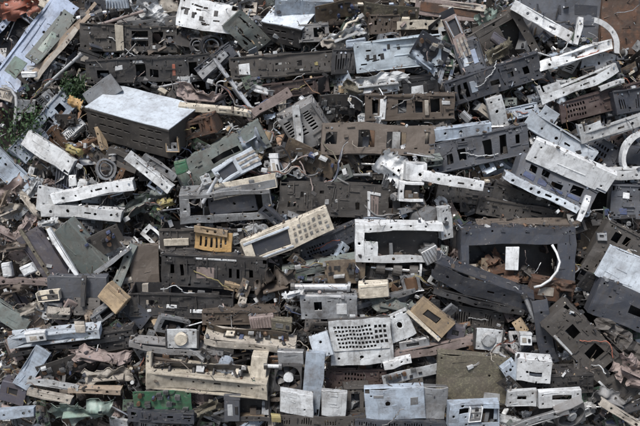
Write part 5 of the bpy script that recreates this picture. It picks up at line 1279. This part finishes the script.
for _ in range(19000):
    x, y = rnd.uniform(-30, 670), rnd.uniform(-30, 450)
    hid = any(inside(hl, x, y, 6.0) for hl in HULLS)
    if hid and rnd.random() < .8: continue
    if any(math.hypot(x - a, y - b) < r for a, b, r in VOIDS): continue
    bit(x, y, rnd.uniform(-36, 12) + max(0, y - 120) * .06)
for _ in range(5000):
    bit(rnd.uniform(-600, 1240), rnd.uniform(-300, 850), rnd.uniform(-40, -20), 2.2)
bpy.context.view_layer.update()
from mathutils.bvhtree import BVHTree
bv, bf = [], []
for o in list(sc.objects):
    if o.type != 'MESH' or o.name.startswith(('mound', 'ground', 'foliage', 'lid')): continue
    n = len(bv); Mw = o.matrix_world
    bv += [Mw @ v.co for v in o.data.vertices]; bf += [tuple(n + i for i in p.vertices) for p in o.data.polygons]
BV = BVHTree.FromPolygons(bv, bf)
dn = Vector((0, .35, -1)).normalized()
up_cam = CAM.to_3x3()
IC = CAM.inverted(); landed = 0
for _ in range(6500):
    x, y = rnd.uniform(-10, 650), rnd.uniform(-20, 440)
    p = CAM @ at(x, y, surf(x, y) - 10 * S)
    loc, nr, fi, ds = BV.ray_cast(p - dn * .42, dn, .9)
    if loc is None or nr.z < .45: continue
    q = IC @ loc / S
    c0 = len(mb.v); L_ = min(rnd.expovariate(1 / 1.6) + .7, 6)
    mb.mi = rnd.choices(range(len(PAL)), [14, 12, 8, 7, 6, 2, 2, 3, 2, 10, 8, 1, 2, 1, 6, 4, .5, .3, 1])[0]
    rot = Euler([rnd.uniform(-3, 3) for _ in range(3)]).to_matrix(); k = rnd.random()
    if k < .5: mb.box(-L_ / 2, L_ / 2, -L_ * rnd.uniform(.15, .5), L_ * .2, -L_ * .15, L_ * .15)
    elif k < .7: mb.box(-L_, L_, -.35, .35, -.25, .25)
    elif k < .8: mb.cyl((0, 0, 0), 'z', L_ * .3, L_ * .6, 7)
    else:
        P = [Vector((0, 0, 0))]; dr = Vector((1, 0, 0))
        for _q in range(6):
            dr = (dr + Vector([rnd.uniform(-.7, .7) for _ in range(3)])).normalized(); P.append(P[-1] + dr * L_ * .8)
        mb.tube(P, rnd.uniform(.2, .4), 4)
    for i in range(c0, len(mb.v)): mb.v[i] = tuple(rot @ Vector(mb.v[i]) + q + Vector((0, L_ * .15, 0)))
    landed += 1
print('LANDED', landed)
me = bpy.data.meshes.new('scrap_crumbs')
W = [tuple(CAM @ (Vector(p) * S)) for p in mb.v]
me.from_pydata(W, [], mb.f)
for q in PAL: me.materials.append(MATS[q])
me.polygons.foreach_set('material_index', mb.m); me.update()
cr = bpy.data.objects.new('scrap_crumbs', me); col.objects.link(cr)
cr['kind'] = 'stuff'; cr['label'] = 'small crumbs and snippets of electronic scrap filling the gaps of the heap'; cr['category'] = 'scrap'
print('THINGS', len(REFS), 'SITES', len(SITES), 'OBJ', len(bpy.data.objects))
